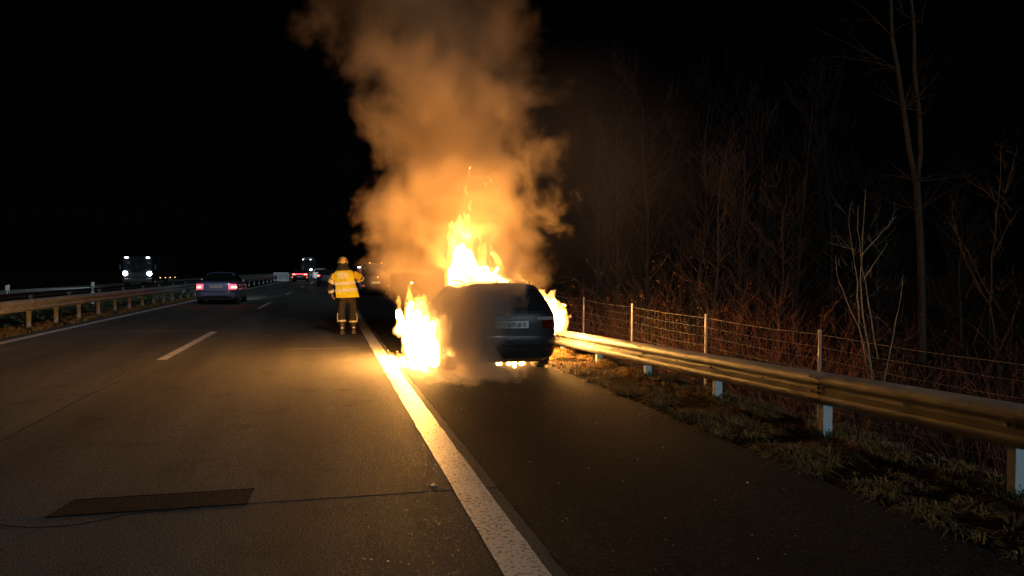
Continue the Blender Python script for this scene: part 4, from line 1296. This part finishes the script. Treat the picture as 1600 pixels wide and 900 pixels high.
# ------------------------------------------------------------------ smoke
def smoke_mat(name, kind, dens, col, step=.3, absorb=None, aniso=.0):
    m = bpy.data.materials.new(name); m.use_nodes = True; nt = m.node_tree; N = nt.nodes.new; L = nt.links.new
    nt.nodes.remove(nt.nodes['Principled BSDF'])
    pv = N('ShaderNodeVolumePrincipled'); pv.inputs['Color'].default_value = col + (1,); pv.inputs['Anisotropy'].default_value = aniso
    if absorb: pv.inputs['Absorption Color'].default_value = absorb + (1,)
    L(pv.outputs[0], nt.nodes['Material Output'].inputs['Volume'])
    geo = N('ShaderNodeNewGeometry')
    def math_(op, a, b=None, c=None, clamp=False):
        n = N('ShaderNodeMath'); n.operation = op; n.use_clamp = clamp
        for i, x in enumerate((a, b, c)):
            if x is None: continue
            if hasattr(x, 'is_linked') or hasattr(x, 'links'): L(x, n.inputs[i])
            else: n.inputs[i].default_value = x
        return n.outputs[0]
    # swirl the coordinates
    w = N('ShaderNodeTexNoise'); w.inputs['Scale'].default_value = .55 if kind == 'plume' else 1.3; w.inputs['Detail'].default_value = 1
    L(geo.outputs['Position'], w.inputs['Vector'])
    sub = N('ShaderNodeVectorMath'); sub.operation = 'SUBTRACT'; sub.inputs[1].default_value = (.5, .5, .5); L(w.outputs['Color'], sub.inputs[0])
    sc = N('ShaderNodeVectorMath'); sc.operation = 'SCALE'; sc.inputs['Scale'].default_value = 1.0 if kind == 'plume' else .5; L(sub.outputs[0], sc.inputs[0])
    ad = N('ShaderNodeVectorMath'); ad.operation = 'ADD'; L(geo.outputs['Position'], ad.inputs[0]); L(sc.outputs[0], ad.inputs[1])
    p = ad.outputs[0]
    sep = N('ShaderNodeSeparateXYZ'); L(p, sep.inputs[0])
    x, y, z = sep.outputs
    sep0 = N('ShaderNodeSeparateXYZ'); L(geo.outputs['Position'], sep0.inputs[0])
    nz = N('ShaderNodeTexNoise'); nz.inputs['Detail'].default_value = 5; nz.inputs['Roughness'].default_value = .62
    L(p, nz.inputs['Vector'])
    def curve(src, pts):
        n = N('ShaderNodeFloatCurve'); cu = n.mapping.curves[0]; lo, hi = pts[0][0], pts[-1][0]
        ys = [q[1] for q in pts]; ymax = max(ys)
        while len(cu.points) < len(pts): cu.points.new(.5, .5)
        for i, (a, b) in enumerate(pts): cu.points[i].location = ((a - lo) / (hi - lo), b / ymax)
        n.mapping.update()
        L(math_('DIVIDE', math_('SUBTRACT', src, lo), hi - lo, clamp=True), n.inputs['Value'])
        return math_('MULTIPLY', n.outputs[0], ymax)
    if kind == 'plume':
        nz.inputs['Scale'].default_value = .95
        ax = curve(z, [(0, 2.75), (2, 2.75), (4, 2.5), (7, 1.85), (12, .4)])
        Rr = curve(z, [(0, .9), (.8, 1.6), (1.6, 2.1), (3, 2.1), (5, 2.05), (7, 2.6), (12, 4.0)])
        dx = math_('SUBTRACT', x, ax); dy = math_('SUBTRACT', y, curve(z, [(0, 15.0), (1.6, 15.3), (2.6, 14.9), (5, 14.4), (12, 14.0)]))
        r = math_('DIVIDE', math_('SQRT', math_('ADD', math_('MULTIPLY', dx, dx), math_('MULTIPLY', dy, math_('MULTIPLY', dy, .9)))), Rr)
        mm = math_('ADD', math_('SUBTRACT', .72, r), math_('MULTIPLY', math_('SUBTRACT', nz.outputs[0], .46), 2.5))
        core = math_('DIVIDE', mm, 1.0, clamp=True)
        zf = curve(sep0.outputs[2], [(0, .3), (1.1, .7), (1.7, .9), (2.6, 1.0), (3.4, .92), (5, .46), (7, .16), (12, .04)])
        den = math_('MULTIPLY', math_('MULTIPLY', core, zf), dens)
    elif kind == 'puff':
        nz.inputs['Scale'].default_value = 2.6
        dx = math_('DIVIDE', math_('SUBTRACT', x, math_('ADD', 1.88, math_('MULTIPLY', z, .16))), curve(z, [(0, .5), (.3, .62), (.9, .72), (1.6, .9)])); dy = math_('DIVIDE', math_('SUBTRACT', y, 10.5), .5); dz = math_('DIVIDE', math_('SUBTRACT', z, .85), 1.25)
        r = math_('SQRT', math_('ADD', math_('ADD', math_('MULTIPLY', dx, dx), math_('MULTIPLY', dy, dy)), math_('MULTIPLY', dz, dz)))
        mm = math_('ADD', math_('SUBTRACT', 1.0, r), math_('MULTIPLY', math_('SUBTRACT', nz.outputs[0], .48), 2.2))
        den = math_('MULTIPLY', math_('DIVIDE', mm, .5, clamp=True), dens)
    elif kind == 'low':
        nz.inputs['Scale'].default_value = 3.0
        dx = math_('DIVIDE', math_('SUBTRACT', x, 2.15), .95); dy = math_('DIVIDE', math_('SUBTRACT', y, 10.2), .75); dz = math_('DIVIDE', math_('SUBTRACT', z, .10), .26)
        r = math_('SQRT', math_('ADD', math_('ADD', math_('MULTIPLY', dx, dx), math_('MULTIPLY', dy, dy)), math_('MULTIPLY', dz, dz)))
        mm = math_('ADD', math_('SUBTRACT', .65, r), math_('MULTIPLY', math_('SUBTRACT', nz.outputs[0], .48), 3.0))
        den = math_('MULTIPLY', math_('DIVIDE', mm, .5, clamp=True), dens)
    else:
        nz.inputs['Scale'].default_value = .35
        dx = math_('DIVIDE', math_('SUBTRACT', x, 6.2), 5.5); dy = math_('DIVIDE', math_('SUBTRACT', y, 19), 6.5); dz = math_('DIVIDE', math_('SUBTRACT', z, 4.2), 5.5)
        r = math_('SQRT', math_('ADD', math_('ADD', math_('MULTIPLY', dx, dx), math_('MULTIPLY', dy, dy)), math_('MULTIPLY', dz, dz)))
        mm = math_('ADD', math_('SUBTRACT', .75, r), math_('MULTIPLY', math_('SUBTRACT', nz.outputs[0], .5), 1.2))
        den = math_('MULTIPLY', math_('DIVIDE', mm, .75, clamp=True), dens)
    L(den, pv.inputs['Density'])
    m.cycles.volume_step_rate = step
    return m
M['smoke'] = smoke_mat('smoke', 'plume', 2.5, (.82, .66, .50), .28)
M['smoke_puff'] = smoke_mat('smoke_puff', 'puff', 5.0, (.80, .70, .62), .35)
M['smoke_low'] = smoke_mat('smoke_low', 'low', 2.2, (.75, .7, .65), .5)
M['smoke_thin'] = smoke_mat('smoke_thin', 'thin', .03, (.7, .62, .55), 1.0)
random.seed(12)
bl = []
for k in range(13):
    z = .9 + k * .95
    Rz = [2.0, 2.4, 2.45, 2.45, 2.5, 2.55, 2.7, 3.0, 3.3, 3.6, 3.9, 4.1, 4.1][k]
    bl.append((Vector((2.75 - .13 * z, 14.5, z)), Rz))
    for _ in range(7):
        a = U(0, 6.28); bl.append((Vector((2.75 - .13 * z + cos(a) * Rz * .62, 14.5 + sin(a) * Rz * .62, z + U(-.4, .4))), Rz * U(.42, .6)))
bl = [(p, r) for p, r in bl if p.z + r < 15]
me = blob_mesh(bl, .22, .18, 1.0, 1, 4)
for v in me.vertices:
    if v.co.z < .3: v.co.z = .3
tag(link('smoke_plume', me, M['smoke'], None, 180), 'towering fire-lit column of smoke rising from the burning car', 'smoke', kind='stuff')
bl = [(Vector((1.95 + U(-.35, .75), 10.5 + U(-.3, .25), .2 + 1.5 * R())), U(.36, .5)) for _ in range(46)]
me = blob_mesh(bl, .08, .06, 2.5, 1, 6)
for v in me.vertices:
    if v.co.z < .02: v.co.z = .02
tag(link('smoke_puff', me, M['smoke_puff'], None, 180), 'dense grey-brown smoke rolling over the burning car\'s left rear corner', 'smoke', kind='stuff')
bl = [(Vector((1.5 + 1.5 * R(), 10.0 + U(-.5, .4), .12)), U(.2, .32)) for _ in range(26)]
me = blob_mesh(bl, .06, .04, 3, 1, 7)
for v in me.vertices:
    if v.co.z < -.005: v.co.z = -.005
tag(link('smoke_wisp', me, M['smoke_low'], None, 180), 'pale smoke creeping over the asphalt from under the burning car\'s tail', 'smoke', kind='stuff')
bl = [(Vector((6.2, 19, 4.2)), 4.0)] + [(Vector((6.2 + U(-2.5, 2.5), 19 + U(-3, 3), 4.2 + U(-1.5, 2.5))), U(1.8, 2.8)) for _ in range(14)]
me = blob_mesh(bl, .4, .3, .6, 1, 8)
for v in me.vertices:
    if v.co.z < -.6: v.co.z = -.6
tag(link('smoke_drift', me, M['smoke_thin'], None, 180), 'thin brown smoke drifting from the fire towards the wood', 'smoke', kind='stuff')
